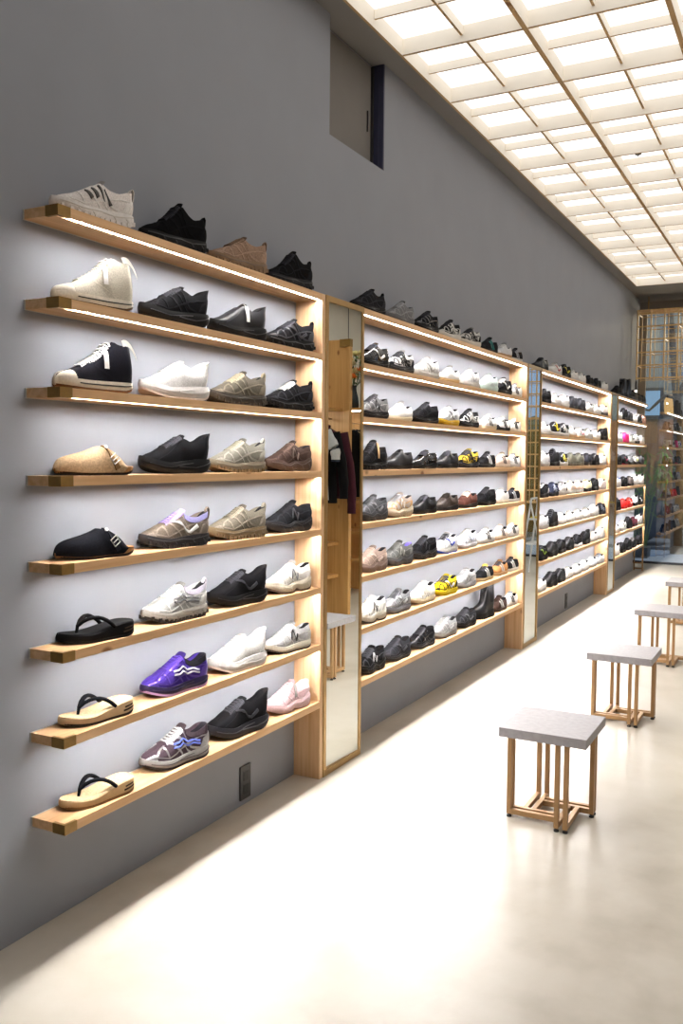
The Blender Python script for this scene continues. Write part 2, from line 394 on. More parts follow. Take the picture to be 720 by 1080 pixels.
BASE = dict(L=.29, hw=.036, ww=.035, bw=.049, hs=.036, fs=.027, spring=.024, bulge=.06, hext=.004, inset=.004, rise=.004, lug=0, pods=0,
            s_open=.44, s_th=.70, thw=.017, rw=.72, tongue=.028, hflare=.0, heelcurve=.006, e1=.75, e2=.85, toe_e=.5,
            zc=[(.40, .128), (.46, .120), (.55, .105), (.66, .088), (.78, .073), (.88, .064), (.95, .054), (1, .04)],
            rim=[(0, .116), (.1, .110), (.22, .099), (.32, .104), (.42, .118), (.46, .122)])
def T(**k): d = dict(BASE); d.update(k); return d
TYPES = {
 'runner': T(),
 'clifton': T(hs=.048, fs=.036, bulge=.1, hext=.016, hflare=.024, spring=.031, tongue=.022,
      rim=[(0, .148), (.07, .138), (.16, .119), (.26, .112), (.36, .122), (.46, .130)],
      zc=[(.40, .134), (.46, .127), (.55, .113), (.66, .096), (.78, .08), (.88, .07), (.95, .058), (1, .045)]),
 'dad': T(hs=.044, fs=.03, pods=1, bulge=.1, hext=.008, spring=.026, rise=.01, tongue=.03, hflare=.006,
      rim=[(0, .124), (.1, .118), (.22, .107), (.32, .111), (.42, .124), (.46, .128)],
      zc=[(.40, .134), (.46, .126), (.55, .11), (.66, .092), (.78, .076), (.88, .067), (.95, .056), (1, .042)]),
 'trail': T(hs=.040, fs=.030, lug=1, spring=.026, bulge=.06, hext=.008, hflare=.008, tongue=.026,
      rim=[(0, .124), (.1, .116), (.22, .104), (.32, .107), (.42, .120), (.46, .124)]),
 'court': T(L=.275, hs=.025, fs=.022, spring=.008, bulge=.02, inset=.003, rise=.003, tongue=.034, hw=.035, ww=.034, bw=.046, s_th=.68,
      rim=[(0, .094), (.1, .09), (.22, .077), (.32, .082), (.42, .1), (.46, .106)],
      zc=[(.40, .11), (.46, .102), (.55, .088), (.66, .074), (.78, .06), (.88, .052), (.95, .044), (1, .032)]),
 'leather': T(L=.285, hs=.034, fs=.022, spring=.008, bulge=.0, inset=.005, rise=.0, tongue=.018, bw=.047, s_th=.62, toe_e=.45,
      rim=[(0, .1), (.1, .096), (.22, .082), (.32, .088), (.42, .106), (.46, .112)],
      zc=[(.40, .115), (.46, .106), (.55, .09), (.66, .073), (.78, .06), (.88, .055), (.95, .048), (1, .034)]),
 'mid': T(hs=.04, fs=.03, lug=1, spring=.018, bulge=.06, tongue=.03, s_open=.46,
      rim=[(0, .128), (.12, .122), (.22, .115), (.32, .128), (.42, .15), (.48, .152)],
      zc=[(.40, .16), (.48, .145), (.56, .12), (.66, .094), (.78, .076), (.88, .066), (.95, .056), (1, .042)]),
 'hitop': T(L=.285, hs=.031, fs=.028, spring=.01, bulge=.01, inset=.003, rise=.004, tongue=.010, s_open=.34, s_th=.73, hw=.036, rw=.82, heelcurve=.002, hflare=-.010,
      rim=[(0, .153), (.12, .153), (.22, .155), (.31, .163), (.38, .150)],
      zc=[(.29, .168), (.34, .158), (.40, .140), (.48, .118), (.56, .101), (.65, .086), (.74, .072), (.84, .063), (.92, .056), (.97, .048), (1, .034)]),
 'chelsea': T(L=.275, hs=.062, fs=.042, spring=.008, bulge=.0, inset=.004, rise=0, lug=1, tongue=0, s_open=.44, s_th=.44, thw=.02, rw=.95, hw=.037,
      rim=[(0, .245), (.2, .243), (.44, .245)],
      zc=[(.40, .245), (.45, .215), (.50, .165), (.56, .132), (.64, .112), (.74, .1), (.84, .092), (.92, .083), (.97, .072), (1, .05)]),
 'clog': T(cover=1, L=.275, hs=.026, fs=.022, spring=.006, bulge=.0, inset=.002, rise=.002, tongue=0, s_open=.42, s_th=.42, rw=.9, hw=.038, ww=.038, bw=.051, e2=.7,
      rim=[(0, .026), (.11, .027), (.15, .036), (.22, .056), (.31, .074), (.42, .090)],
      zc=[(.40, .094), (.46, .092), (.55, .084), (.66, .074), (.78, .066), (.88, .059), (.95, .05), (1, .03)]),
}
class Geo:
    def __init__(s, p): s.__dict__.update(p); s.p = p
    def w(s, u):
        a = interp([(0, s.hw*.98), (.14, s.hw), (.38, s.ww), (.7, s.bw), (.85, s.bw*.93), (1, s.bw*.7)], u)
        if u < .12: a *= max(0, 1 - ((.12 - u)/.12)**2.2)**.5
        if u > .76: a *= max(0, 1 - ((u - .76)/.24)**2.6)**s.toe_e
        return max(a, .0015)
    def yc(s, u): return -.009*sm(.5, 1, u)
    def zb(s, u):
        z = s.spring*max(0, (u - .66)/.34)**1.8 + .019*max(0, (.17 - u)/.17)**1.5
        if s.pods: z += .011*math.exp(-((u - .43)/.055)**2)
        return z
    def zt(s, u):
        z = s.hs + (s.fs - s.hs)*sm(.12, .72, u) + s.spring*.8*max(0, (u - .66)/.34)**1.6
        if s.pods: z += .004*math.sin(u*17) + .008*math.exp(-((u-.06)/.1)**2)
        return z
    def x(s, u): return (u - .5)*s.L
    def sole(s, u, v, sd):
        w = s.w(u)*(.95 + .05*min(1, v*3))*(1 + s.bulge*math.sin(PI*min(1, v*1.05)))
        z = s.zb(u) + (s.zt(u) + s.rise - s.zb(u))*v
        ex = s.hext*max(0, 1 - u/.25)**1.5*math.sin(PI*(.15 + .6*v))
        tx = .004*max(0, (u - .8)/.2)*math.sin(PI*v)
        return Vector((s.x(u) - ex + tx, s.yc(u) + sd*w, z))
    def top(s, u):
        hole = 1 - sm(s.s_open - .05, s.s_open + .04, u)
        if u < .03: hole *= 1
        wb = max(.0012, s.w(u) - s.inset)
        yr = wb*s.rw if u > .12 else wb*(s.rw + (1 - s.rw)*(1 - u/.12)*.5)
        yf = min(wb*.6, s.thw*(1 - sm(s.s_th, s.s_th + .12, u)))
        rim = interp(s.rim, u); zc = interp(s.zc, u)
        return wb, yr*hole + yf*(1 - hole), rim*hole + zc*(1 - hole), hole
    def outer(s, u, t, sd, off=0):
        u = min(1, max(0, u)); t = min(1, max(0, t))
        wb, yt, zt_, hole = s.top(u)
        zb = s.zt(u) - .003
        if s.p.get('cover'):
            cv = sm(.12, .19, u); zb += (.0085 + s.zb(u) - zb)*cv; wb += .0045*cv
        if u > .9: zt_ = zb + (zt_ - zb)*max(.02, 1 - ((u-.9)/.1)**3*.42)
        a = t*PI/2
        k = 1 - hole
        e1 = s.e1*k + .9*hole
        y = yt + (wb - yt)*math.cos(a)**e1 if t < 1 else yt
        if hole > 0: y += hole*.0035*math.sin(PI*t)
        lin_ = t; z = zb + (zt_ - zb)*(math.sin(a)**s.e2*k + lin_*hole)
        hx = 0
        if u < .3:
            q = (1 - u/.3)
            hx = -s.heelcurve*math.sin(PI*min(1, t*1.3))*q - s.hflare*q*q*max(0, t - .25)**1.5*1.5
        if s.p.get('cover'): hx += .005*sm(.9, 1, u)
        return Vector((s.x(u) + hx + .002, s.yc(u) + sd*y, z))
    def normal(s, u, t, sd):
        e = .006
        a = s.outer(min(1, u+e), t, sd) - s.outer(max(0, u-e), t, sd); b = s.outer(u, min(1, t+e*2), sd) - s.outer(u, max(0, t-e*2), sd)
        n = a.cross(b)
        if n.length < 1e-12: return Vector((0, sd, .3)).normalized()
        n.normalize()
        c = Vector((s.x(u) if u > .1 else s.x(.2), s.yc(u), s.zt(u)))
        if n.dot(s.outer(u, t, sd) - c) < 0: n = -n
        return n
    def ribbon(s, mb, pts, width, sd=1, off=.0014, n=10, fn=None):
        """raised band along a path in (length, height) coordinates of the upper's side"""
        fn = fn or s.outer
        P = []
        k = len(pts)
        for i in range(n+1):
            f = i/n*(k-1); j = min(int(f), k-2); g = f - j
            P.append((pts[j][0] + (pts[j+1][0]-pts[j][0])*g, pts[j][1] + (pts[j+1][1]-pts[j][1])*g))
        rows = []
        for i, (u, t) in enumerate(P):
            a = P[max(0, i-1)]; b = P[min(n, i+1)]
            e = .01
            pu = (fn(min(1, u+e), t, sd) - fn(max(0, u-e), t, sd))/(2*e); pt = (fn(u, min(1, t+e), sd) - fn(u, max(0, t-e), sd))/(min(1, t+e)-max(0, t-e))
            tg = fn(*b, sd) - fn(*a, sd)
            nn = pu.cross(pt)
            if nn.length < 1e-12: continue
            nn.normalize()
            if nn.y*sd < 0: nn = -nn
            bn = nn.cross(tg)
            if bn.length < 1e-9: continue
            bn.normalize()
            ww = width[0] + (width[1]-width[0])*i/n if isinstance(width, tuple) else width
            du = bn.dot(pu)/pu.length_squared*ww/2; dt = bn.dot(pt)/pt.length_squared*ww/2
            lo, hi = (u-du, t-dt), (u+du, t+dt)
            cl_ = lambda q: (min(1, max(0, q[0])), min(1, max(0, q[1])))
            p0 = fn(*cl_(lo), sd); p1 = fn(*cl_(hi), sd); pm = fn(u, t, sd)
            rows.append([p0 - nn*.0008, p0 + nn*off, pm + nn*off*1.15, p1 + nn*off, p1 - nn*.0008])
        if len(rows) > 1: mb.grid(rows, caps=True)
    def patch(s, mb, c, sd=1, off=.0013, n=8, m=6):
        """raised overlay covering a quad of the upper's side, corners in (length, height)"""
        rows = []
        for i in range(n+1):
            g = i/n; row = []
            for j in range(m+1):
                h = j/m
                u = (c[0][0]*(1-g) + c[1][0]*g)*(1-h) + (c[3][0]*(1-g) + c[2][0]*g)*h
                t = (c[0][1]*(1-g) + c[1][1]*g)*(1-h) + (c[3][1]*(1-g) + c[2][1]*g)*h
                edge = i in (0, n) or j in (0, m)
                row.append(s.outer(u, t, sd) + s.normal(u, t, sd)*(-.0006 if edge else off))
            rows.append(row)
        mb.grid(rows)

def ss(n): return [.5 - .5*math.cos(PI*i/n) for i in range(n+1)]

def sole_mesh(g, lo):
    mb = MB(); n = 14 if lo else 26; vs = (0, .12, .35, .6, .85, 1) if not lo else (0, .3, .7, 1)
    rows = []
    for u in ss(n):
        r = [g.sole(u, v, -1) for v in vs] + [g.sole(u, v, 1) for v in reversed(vs)]
        rows.append(r)
    mb.grid(rows, wrap=True, caps=True)
    return mb.mesh('sole', True, 50)
def outsole_mesh(g, lo):
    mb = MB(); n = 12 if lo else 24; rows = []; d = .0012; th = .0075
    for u in ss(n):
        a = []
        for sd in (-1, 1):
            b = g.sole(u, 0, sd); t = g.sole(u, .2, sd); b2 = Vector((b.x, t.y + sd*d, b.z - .0008)); t2 = Vector((t.x, t.y + sd*d, b.z + th))
            a += [b2, t2] if sd < 0 else [t2, b2]
        rows.append(a)
    mb.grid(rows, wrap=True, caps=True)
    if g.lug and not lo:
        for i in range(13):
            u = .05 + .88*i/12
            for sd in (-1, 1):
                p = g.sole(u, .15, sd); x0 = p.x
                mb.box((x0 - .007, p.y - .006, g.zb(u) - .0005), (x0 + .006, p.y + .0045, g.zb(u) + .013))
    return mb.mesh('outsole', True, 40)
def groove_mesh(g, lo, kind):
    mb = MB(); fn = g.sole
    for sd in (1, -1):
        if kind == 'wave':
            g.ribbon(mb, [(.03, .72), (.12, .55), (.25, .42), (.4, .5), (.55, .62)], .004, sd, .0012, 14, fn)
            g.ribbon(mb, [(.3, .75), (.5, .72), (.7, .6), (.93, .55)], .003, sd, .0012, 14, fn)
        elif kind == 'line':
            g.ribbon(mb, [(.03, .62), (.3, .62), (.6, .62), (.8, .62)], .004, sd, .0008, 16, fn)
        else:
            for u0 in (.1, .26, .56, .74):
                g.ribbon(mb, [(u0, .15), (u0 + .05, .6)], .004, sd, .0009, 5, fn)
            g.ribbon(mb, [(.05, .8), (.3, .62), (.5, .82), (.75, .7), (.95, .7)], .0035, sd, .0013, 16, fn)
    return mb.mesh('sole_groove', True, 40)
def upper_mesh(g, lo):
    n = 16 if lo else 34; mt = 5 if lo else 9
    us = ss(n); rows = []
    for u in us:
        wb, yt, zt_, hole = g.top(u)
        side = {}
        for sd in (-1, 1):
            pts = [g.outer(u, i/mt, sd) for i in range(mt+1)]
            r = pts[-1]
            dep = hole*sm(.015, .09, u)
            fl = g.zt(u) + .008
            inn = []
            for f, dz in ((.90, .25), (.8, .8), (.4, 1)):
                z = r.z - dep*max(0, r.z - fl)*dz + (1-hole)*.0015*(1-f)
                inn.append(Vector((r.x + dep*.006*(1 if u < .2 else 0), g.yc(u) + (r.y - g.yc(u))*f, z)))
            side[sd] = pts + inn
        c = Vector((side[1][-1].x, g.yc(u), side[1][-1].z))
        rows.append(side[-1] + [c] + list(reversed(side[1])))
    mb = MB(); k = mt + 1
    N = len(rows[0])
    def mif(i, j):
        u = us[i]
        inside = (j >= k - 0 and j < N - k - 0)
        return 1 if (inside and u < g.s_open + .03) else 0
    mb.grid(rows, mif=mif)
    return mb.mesh('upper', True, 60)
def tongue_mesh(g, lo):
    mb = MB(); path = []
    for i in range(7):
        u = g.s_th - .0 + (g.s_open + .015 - g.s_th)*i/6
        path.append(Vector((g.x(u), g.yc(u), interp(g.zc, u) + .001)))
    d = (path[-1] - path[-2]).normalized(); d = (d + Vector((-.25, 0, .75))).normalized()
    for i in range(1, 4): path.append(path[6] + d*g.tongue*(.45 if lo else .8)*i/3 + Vector((-.003*i*i/9, 0, 0)))
    top, bot = [], []
    for i, p in enumerate(path):
        wd = .014 + .010*sm(0, 8, i) if i < 9 else .021
        top.append([p + Vector((-.0015*abs(q)*2, wd*q, -.006*q*q)) for q in (-1, -.6, 0, .6, 1)])
        bot.append([v + Vector((.003, 0, -.0045)) if i > 6 else v + Vector((0, 0, -.0045)) for v in top[-1]])
    rows = [a + list(reversed(b)) for a, b in zip(top, bot)]
    mb.grid(rows, wrap=True, caps=True)
    return mb.mesh('tongue', True, 60)
def lace_mesh(g, lo, nl=6, bow=True):
    mb = MB(); nl = 4 if lo else nl
    a0, a1 = g.s_th - .025, g.s_open + .035
    for k in range(nl):
        u = a0 + (a1 - a0)*k/(nl - 1); u2 = u - (a0 - a1)/(nl-1)*(-.35)
        z = interp(g.zc, u) + .0055
        hw = g.thw + .009
        for dx in ((0,) if lo else (-.2, .35)):
            ub = u + dx*(a1-a0)/(nl-1)
            mb.tube([(g.x(u), g.yc(u) - hw, z - .008), (g.x(u*.7+ub*.3), g.yc(u) - hw*.55, z), (g.x(ub), g.yc(u) + hw*.5, interp(g.zc, ub) + .0065), (g.x(ub), g.yc(u) + hw*.85, interp(g.zc, ub) + .002), (g.x(ub) + .002, g.yc(u) + hw*1.1, interp(g.zc, ub) - .006)], .0032 if not lo else .0042, 5 if not lo else 4, flat=.6)
    if bow == 'ears' and not lo:
        u = a1; p = Vector((g.x(u), g.yc(u), interp(g.zc, u) + .008))
        for sd in (-1, 1):
            mb.tube([p, p + Vector((.004, sd*.012, .008)), p + Vector((.012, sd*.028, .004)), p + Vector((.02, sd*.034, -.008)), p + Vector((.016, sd*.022, -.004)), p + Vector((.004, sd*.006, .002))], .0026, 5)
            mb.tube([p, p + Vector((.014, sd*.014, .003)), p + Vector((.03, sd*.03, -.016))], .0024, 5)
    return mb.mesh('laces', True, 60)
def overlay_mesh(g, lo, style, sd, part):
    mb = MB(); tech = style == 'tech'
    if part == 'heel_counter':
        if tech: g.patch(mb, [(.0, .02), (.22, .02), (.15, .55), (.0, .75)], sd)
        elif style == 'plain': g.patch(mb, [(.0, .02), (.16, .02), (.1, .5), (.0, .7)], sd, .0009)
        elif style == 'court': g.patch(mb, [(.0, .0), (.13, .0), (.10, .75), (.0, .98)], sd)
        elif style == 'leather': g.ribbon(mb, [(.0, .5), (.12, .45), (.24, .02)], .003, sd, .0009)
        elif style == 'canvas': g.ribbon(mb, [(.02, .02), (.02, .98)], .012, sd, .0012)
        elif style == 'elastic': g.patch(mb, [(.13, .25), (.30, .25), (.34, .95), (.10, .95)], sd, .001)
    elif part == 'toe_guard':
        if tech: g.patch(mb, [(.84, .0), (1, .0), (1, .55), (.86, .6)], sd)
        elif style == 'court': g.patch(mb, [(.82, .0), (1, .0), (1, .6), (.84, .85)], sd)
        elif style == 'leather': g.ribbon(mb, [(.80, .02), (.78, .5), (.77, .98)], .003, sd, .0009)
        elif style == 'moc': g.ribbon(mb, [(.99, .35), (.86, .66), (.7, .78), (.52, .8)], .005, sd, .002, 14)
    elif part == 'eyestay':
        if tech: g.patch(mb, [(.66, .82), (.44, .80), (.44, 1), (.68, 1)], sd)
        elif style == 'plain': g.patch(mb, [(.66, .80), (.44, .78), (.44, 1), (.68, 1)], sd, .0012)
        elif style == 'court': g.patch(mb, [(.68, .70), (.40, .66), (.44, 1), (.68, 1)], sd)
        elif style == 'leather': g.patch(mb, [(.62, .55), (.30, .35), (.36, .98), (.62, .98)], sd)
        elif style == 'canvas': g.patch(mb, [(.70, .80), (.36, .84), (.36, 1), (.70, 1)], sd, .0009)
    elif part == 'side_overlay' and not lo:
        if tech:
            g.ribbon(mb, [(.2, .1), (.34, .3), (.46, .85)], .008, sd)
            g.ribbon(mb, [(.34, .05), (.46, .35), (.56, .85)], .007, sd)
            g.ribbon(mb, [(.48, .05), (.58, .35), (.66, .85)], .006, sd)
            g.ribbon(mb, [(.08, .6), (.2, .72), (.32, .6), (.5, .2), (.7, .12), (.86, .3)], .005, sd)
            g.ribbon(mb, [(.7, .12), (.72, .4), (.74, .8)], .006, sd)
            g.ribbon(mb, [(.86, .3), (.80, .7), (.72, .95)], .006, sd)
        elif style == 'plain': g.ribbon(mb, [(.86, .02), (.78, .3), (.62, .5), (.5, .72)], .003, sd, .0008)
        elif style == 'canvas': g.ribbon(mb, [(.22, .03), (.42, .16), (.58, .45), (.50, .8)], .003, sd, .0009)
    return mb.mesh(part, True, 40) if mb.v else None
def logo_mesh(g, lo, logo, side=1):
    mb = MB()
    for sd in (side,):
        off = .0034
        if logo == 'stripes':
            for k in range(3):
                u = .385 + .088*k
                g.ribbon(mb, [(u - .07, .08), (u + .03, .80)], .0085 if not lo else .011, sd, off, 8)
        elif logo == 'N':
            a = .0075 if not lo else .012
            q = (lambda u: u) if sd > 0 else (lambda u: .86 - u)
            g.ribbon(mb, [(q(.525), .20), (q(.495), .62)], a, sd, off, 6); g.ribbon(mb, [(q(.496), .60), (q(.40), .22)], a, sd, off + .0003, 6); g.ribbon(mb, [(q(.402), .20), (q(.372), .62)], a, sd, off, 6)
        elif logo == 'wave':
            for q in (0, .16):
                g.ribbon(mb, [(.2, .36 + q), (.3, .5 + q), (.4, .38 + q), (.52, .28 + q), (.62, .42 + q)], .006, sd, off, 14)
        elif logo == 'crossed':
            for k in range(2):
                g.ribbon(mb, [(.30 + .11*k, .1), (.46 + .08*k, .8)], .008, sd, off, 8)
            for q in (.3, .52): g.ribbon(mb, [(.24, q), (.42, q + .05), (.62, q - .05)], .008, sd, off, 10)
        elif logo == 'slash':
            g.ribbon(mb, [(.22, .55), (.34, .25), (.48, .4), (.6, .75)], (.014, .004), sd, off, 12)
        elif logo == 'fang':
            for k in range(4):
                u = .34 + .085*k
                g.ribbon(mb, [(u, .30), (u + .07, .80)], (.012, .004), sd, off, 6)
    return mb.mesh('logo', True, 40)
def tab_mesh(g, lo):
    mb = MB()
    p = g.outer(0, .97, 1); p.y = g.yc(0)
    pts = [p + Vector((-.002, 0, -.03)), p + Vector((-.007, 0, -.012)), p + Vector((-.009, 0, .008)), p + Vector((-.003, 0, .017)), p + Vector((.006, 0, .008)), p + Vector((.008, 0, -.008))]
    rows = [[q + Vector((0, -.006, 0)), q + Vector((0, .006, 0)), q + Vector((-.0022, .006, .0008)), q + Vector((-.0022, -.006, .0008))] for q in pts]
    mb.grid(rows, wrap=True, caps=True)
    return mb.mesh('heel_loop', True, 40)
def cap_mesh(g):
    mb = MB()
    for sd in (1, -1): g.patch(mb, [(.80, .0), (1, .0), (1, 1), (.83, 1)], sd, .0015)
    return mb.mesh('toe_cap', True, 40)
def tag_mesh(g, u=.42):
    mb = MB(); p = g.outer(u, .97, 1)
    pts = [g.outer(u, t, 1) for t in (.97, .8, .6, .4, .25)]
    rows = [[q + Vector((-.009, .0075, 0)), q + Vector((.009, .0075, 0)), q + Vector((.009, .0065, 0)), q + Vector((-.009, .0065, 0))] for q in pts]
    mb.grid(rows, wrap=True, caps=True)
    mb.tube([(p.x, p.y + .007, p.z - .003), (p.x, p.y - .006, p.z + .010)], .001, 4)
    return mb.mesh('price_tag', False)

CACHE = {}
def cached(key, fn):
    if key not in CACHE: CACHE[key] = fn()
    return CACHE[key]
def inst(name, me, mats, parent):
    """an object on a shared mesh with its own materials"""
    o = bpy.data.objects.new(name, me); COL.objects.link(o); o.parent = parent
    while len(me.materials) < len(mats): me.materials.append(None)
    for sl_, m in zip(o.material_slots, mats): sl_.link = 'OBJECT'; sl_.material = m
    return o
ORD = ['leftmost', 'second from left', 'third from left', 'fourth from left', 'fifth from left', 'sixth from left', 'seventh from left', 'rightmost']
def dk(h, f=.62): return ''.join('%02x' % int(int(h[i:i+2], 16)*f) for i in (0, 2, 4))

def make_shoe(root, typ, up, ov, so, la, logo=None, lc=None, lo=False, style=None, fk='fabric', ok=None, outs=None, lining='1d1c1e', tab=False, ptag=False, groove=None, bow=True, gc=None, tng=None, cc=None):
    g = Geo(TYPES[typ]); k = (typ, lo)
    style = style or {'runner': 'tech', 'clifton': 'plain', 'dad': 'tech', 'trail': 'tech', 'court': 'court', 'leather': 'leather', 'mid': 'tech', 'hitop': 'canvas', 'chelsea': 'elastic', 'clog': None}[typ]
    ok = ok or fk
    s = inst('sole', cached(('sole',) + k, lambda: sole_mesh(g, lo)), [M(so, 'rubber')], root)
    if outs or g.lug: inst('outsole', cached(('outs',) + k, lambda: outsole_mesh(g, lo)), [M(outs or so, 'rubber')], s)
    if not lo:
        gr = groove or {'clifton': 'wave', 'runner': 'wave', 'dad': 'seg', 'trail': 'seg', 'mid': 'seg', 'hitop': 'line'}.get(typ)
        if gr and gr != 'none':
            inst('sole_groove', cached(('gr', gr) + k, lambda: groove_mesh(g, lo, gr)), [M(gc or so, 'plastic')], s)
    u = inst('upper', cached(('up',) + k, lambda: upper_mesh(g, lo)), [M(up, fk), M(lining, 'fabric')], root)
    for sd in ((1,) if lo else (1, -1)):
        if style and (not lo or ov != up):
            for part in ('toe_guard', 'heel_counter', 'eyestay', 'side_overlay'):
                me = cached(('ov', style, sd, part) + k, lambda: overlay_mesh(g, lo, style, sd, part))
                if me: inst('elastic_panel' if style == 'elastic' else part, me, [M(ov, ok)], u)
        if logo: inst('side_mark', cached(('logo', logo, sd) + k, lambda: logo_mesh(g, lo, logo, sd)), [M(lc, 'leather')], u)
    if cc:
        def collar():
            mb = MB()
            for sd in (1, -1): g.ribbon(mb, [(.015, .90), (.15, .86), (.3, .86), (.41, .9)], .022, sd, .0022, 14)
            return mb.mesh('collar', True, 60)
        inst('collar', cached(('col',) + k, collar), [M(cc, 'fabric')], u)
    if typ == 'hitop': inst('toe_cap', cached(('cap',) + k, lambda: cap_mesh(g)), [M(so, 'rubber')], u)
    if g.tongue: inst('tongue', cached(('tg',) + k, lambda: tongue_mesh(g, lo)), [M(tng or dk(up), fk)], root)
    if la in (BK, BK2, BK3): la = '3b3b41'
    if la: inst('laces', cached(('la', bow) + k, lambda: lace_mesh(g, lo, 8 if typ == 'hitop' else 6, bow)), [M(la, 'fabric')], root)
    if tab: inst('heel_loop', cached(('tab',) + k, lambda: tab_mesh(g, lo)), [M(tab, 'fabric')], u)
    if typ == 'hitop':
        def flap():
            mb = MB(); c0 = g.outer(.12, .99, 1); n_ = 6
            rows = []
            for i in range(n_ + 1):
                f = i/n_; p = Vector((c0.x + .012 - .052*f, g.yc(.1) + .028 + .006*f, c0.z + .006 + .010*math.sin(PI*min(1, f*.9 + .1)) - .036*f*f))
                w_ = Vector((.004, .0, .0095 + .002*f))
                rows.append([p - w_, p + w_, p + w_ + Vector((0, .001, 0)), p - w_ + Vector((0, .001, 0))])
            mb.grid(rows, wrap=True, caps=True); return mb.mesh('size_label', True, 60)
        inst('size_label', cached('flap', flap), [M('efece4', 'matte')], root)
    if ptag: inst('price_tag', cached(('pt',) + k, lambda: tag_mesh(g)), [M(ptag, 'matte')], root)
    return g

def make_clog(root, up, buckle, strapc):
    g = Geo(TYPES['clog'])
    s = inst('sole', cached('clsole', lambda: sole_mesh(g, False)), [M('b9875a', 'suede')], root)
    inst('outsole', cached('clouts', lambda: outsole_mesh(g, False)), [M('2a211b', 'rubber')], s)
    u = inst('upper', cached('clup', lambda: upper_mesh(g, False)), [M(up, 'suede'), M('a57a50', 'suede')], root)
    mb = MB()
    g.ribbon(mb, [(.45, .99), (.39, .8), (.32, .5), (.28, .2)], .022, 1, .0035, 12)
    st_ = mb.build('strap', M(strapc, 'suede'), u, smooth=True)
    p = g.outer(.335, .62, 1); nrm = g.normal(.335, .62, 1)
    t = (g.outer(.38, .8, 1) - g.outer(.30, .45, 1)).normalized(); b = nrm.cross(t).normalized()
    q = [p + nrm*.006 + t*a*.013 + b*c_*.014 for a, c_ in ((-1, -1), (1, -1), (1, 1), (-1, 1))]
    MB().tube(q, .0019, 6, closed=True).tube([p + nrm*.007 - b*.012, p + nrm*.007 + b*.012], .0014, 5).build('buckle', M(buckle, 'metal'), st_, smooth=True)
    p2 = g.outer(.42, .9, 1); n2 = g.normal(.42, .9, 1)
    MB().tube([p2 + n2*.002, p2 + n2*.006], .006, 10).build('rivet', M(buckle, 'metal'), st_, smooth=True)

def make_zori(root, bed, side, strap, sole):
    g = Geo(T(L=.27, hs=.046, fs=.024, spring=.010, bulge=.0, hw=.042, ww=.042, bw=.05, rise=0, hext=0, pods=0, toe_e=.42))
    s = inst('sole', cached('zsole', lambda: sole_mesh(g, False)), [M(side, 'matte')], root)
    inst('outsole', cached('zouts', lambda: outsole_mesh(g, False)), [M(sole, 'rubber')], s)
    sl_ = cached('zslot', lambda: groove_mesh(g, False, 'slot') if False else (lambda mb: (g.ribbon(mb, [(.06, .45), (.22, .40)], .006, 1, .001, 6, g.sole), g.ribbon(mb, [(.08, .70), (.2, .64)], .005, 1, .001, 6, g.sole), mb)[-1])(MB()).mesh('heel_slot', True))
    inst('heel_slot', sl_, [M('3a2c20', 'rubber')], s)
    def bedm():
        mb = MB(); rows = []
        for u in ss(24):
            rows.append([Vector((g.x(u)*.995, g.yc(u) + q*g.w(u)*.985, g.zt(u) + (.0035 if abs(q) < .95 else -.001) - .003*math.exp(-((u-.15)/.15)**2)*(1-q*q))) for q in (-1, -.93, -.5, 0, .5, .93, 1)])
        mb.grid(rows); return mb.mesh('footbed', True, 60)
    inst('footbed', cached('zbed', bedm), [M(bed, 'suede')], root)
    zf = lambda u: g.zt(u)
    mb = MB(); post = Vector((g.x(.76), g.yc(.76) - .004, zf(.76) + .001)); kn = post + Vector((-.006, 0, .024))
    for sd in (-1, 1):
        pts = [kn]
        end = Vector((g.x(.34), g.yc(.34) + sd*g.w(.34)*.93, zf(.34)))
        for k in range(1, 9):
            f = k/8
            p = kn.lerp(end, f); p.z += .034*math.sin(PI*min(1, f*1.0))**.8*(1 - .25*f); p.y += sd*.010*math.sin(PI*f)
            pts.append(p)
        mb.tube(pts, [.0075] + [.0085]*7 + [.009], 8, flat=.75)
    thong = mb.build('thong_strap', M(strap, 'fabric'), root, smooth=True, angle=80)
    MB().tube([post, kn + Vector((0, 0, .003))], [.0045, .006], 8).build('toe_post', M(strap, 'fabric'), thong, smooth=True)

NAMES = {'hitop': ('high_top_sneaker', 'sneaker'), 'chelsea': ('ankle_boot', 'boot'), 'leather': ('leather_shoe', 'shoe'), 'clog': ('clog', 'clog'), 'zori': ('thong_sandal', 'sandal'), 'mid': ('hiking_sneaker', 'sneaker')}
def place(bi, ri, ci, n, y, look, spec, lo=False, yaw=10, x=None, pos=None):
    typ = spec['typ']
    nm, cat = NAMES.get(typ, ('sneaker', 'sneaker'))
    pos = pos or ('rightmost' if ci == n - 1 else ORD[ci])
    label = f'{look}, {pos} on {ROW[ri]} shelf, {BAYN[bi]} bay'
    rz = -PI/2 - math.radians(yaw + random.uniform(-2.5, 2.5))
    r = empty(nm, (x or .078, y, ZS[ri] + .0008), label, cat, f'footwear on the {BAYN[bi]} bay shelves', rz)
    k = {a: b for a, b in spec.items() if a not in ('typ', 'sc')}
    if typ == 'clog': make_clog(r, k['up'], k['bk'], k['st'])
    elif typ == 'zori': make_zori(r, k['bed'], k['side'], k['strap'], k['sole'])
    else: make_shoe(r, typ, lo=lo, **k)
    sc = spec.get('sc', 1)
    r.scale = (sc, sc, sc)
    return r
def S(typ, up, ov, so, la, logo=None, lc=None, **k):
    d = dict(typ=typ, up=up, ov=ov, so=so, la=la, logo=logo, lc=lc); d.update(k); return d
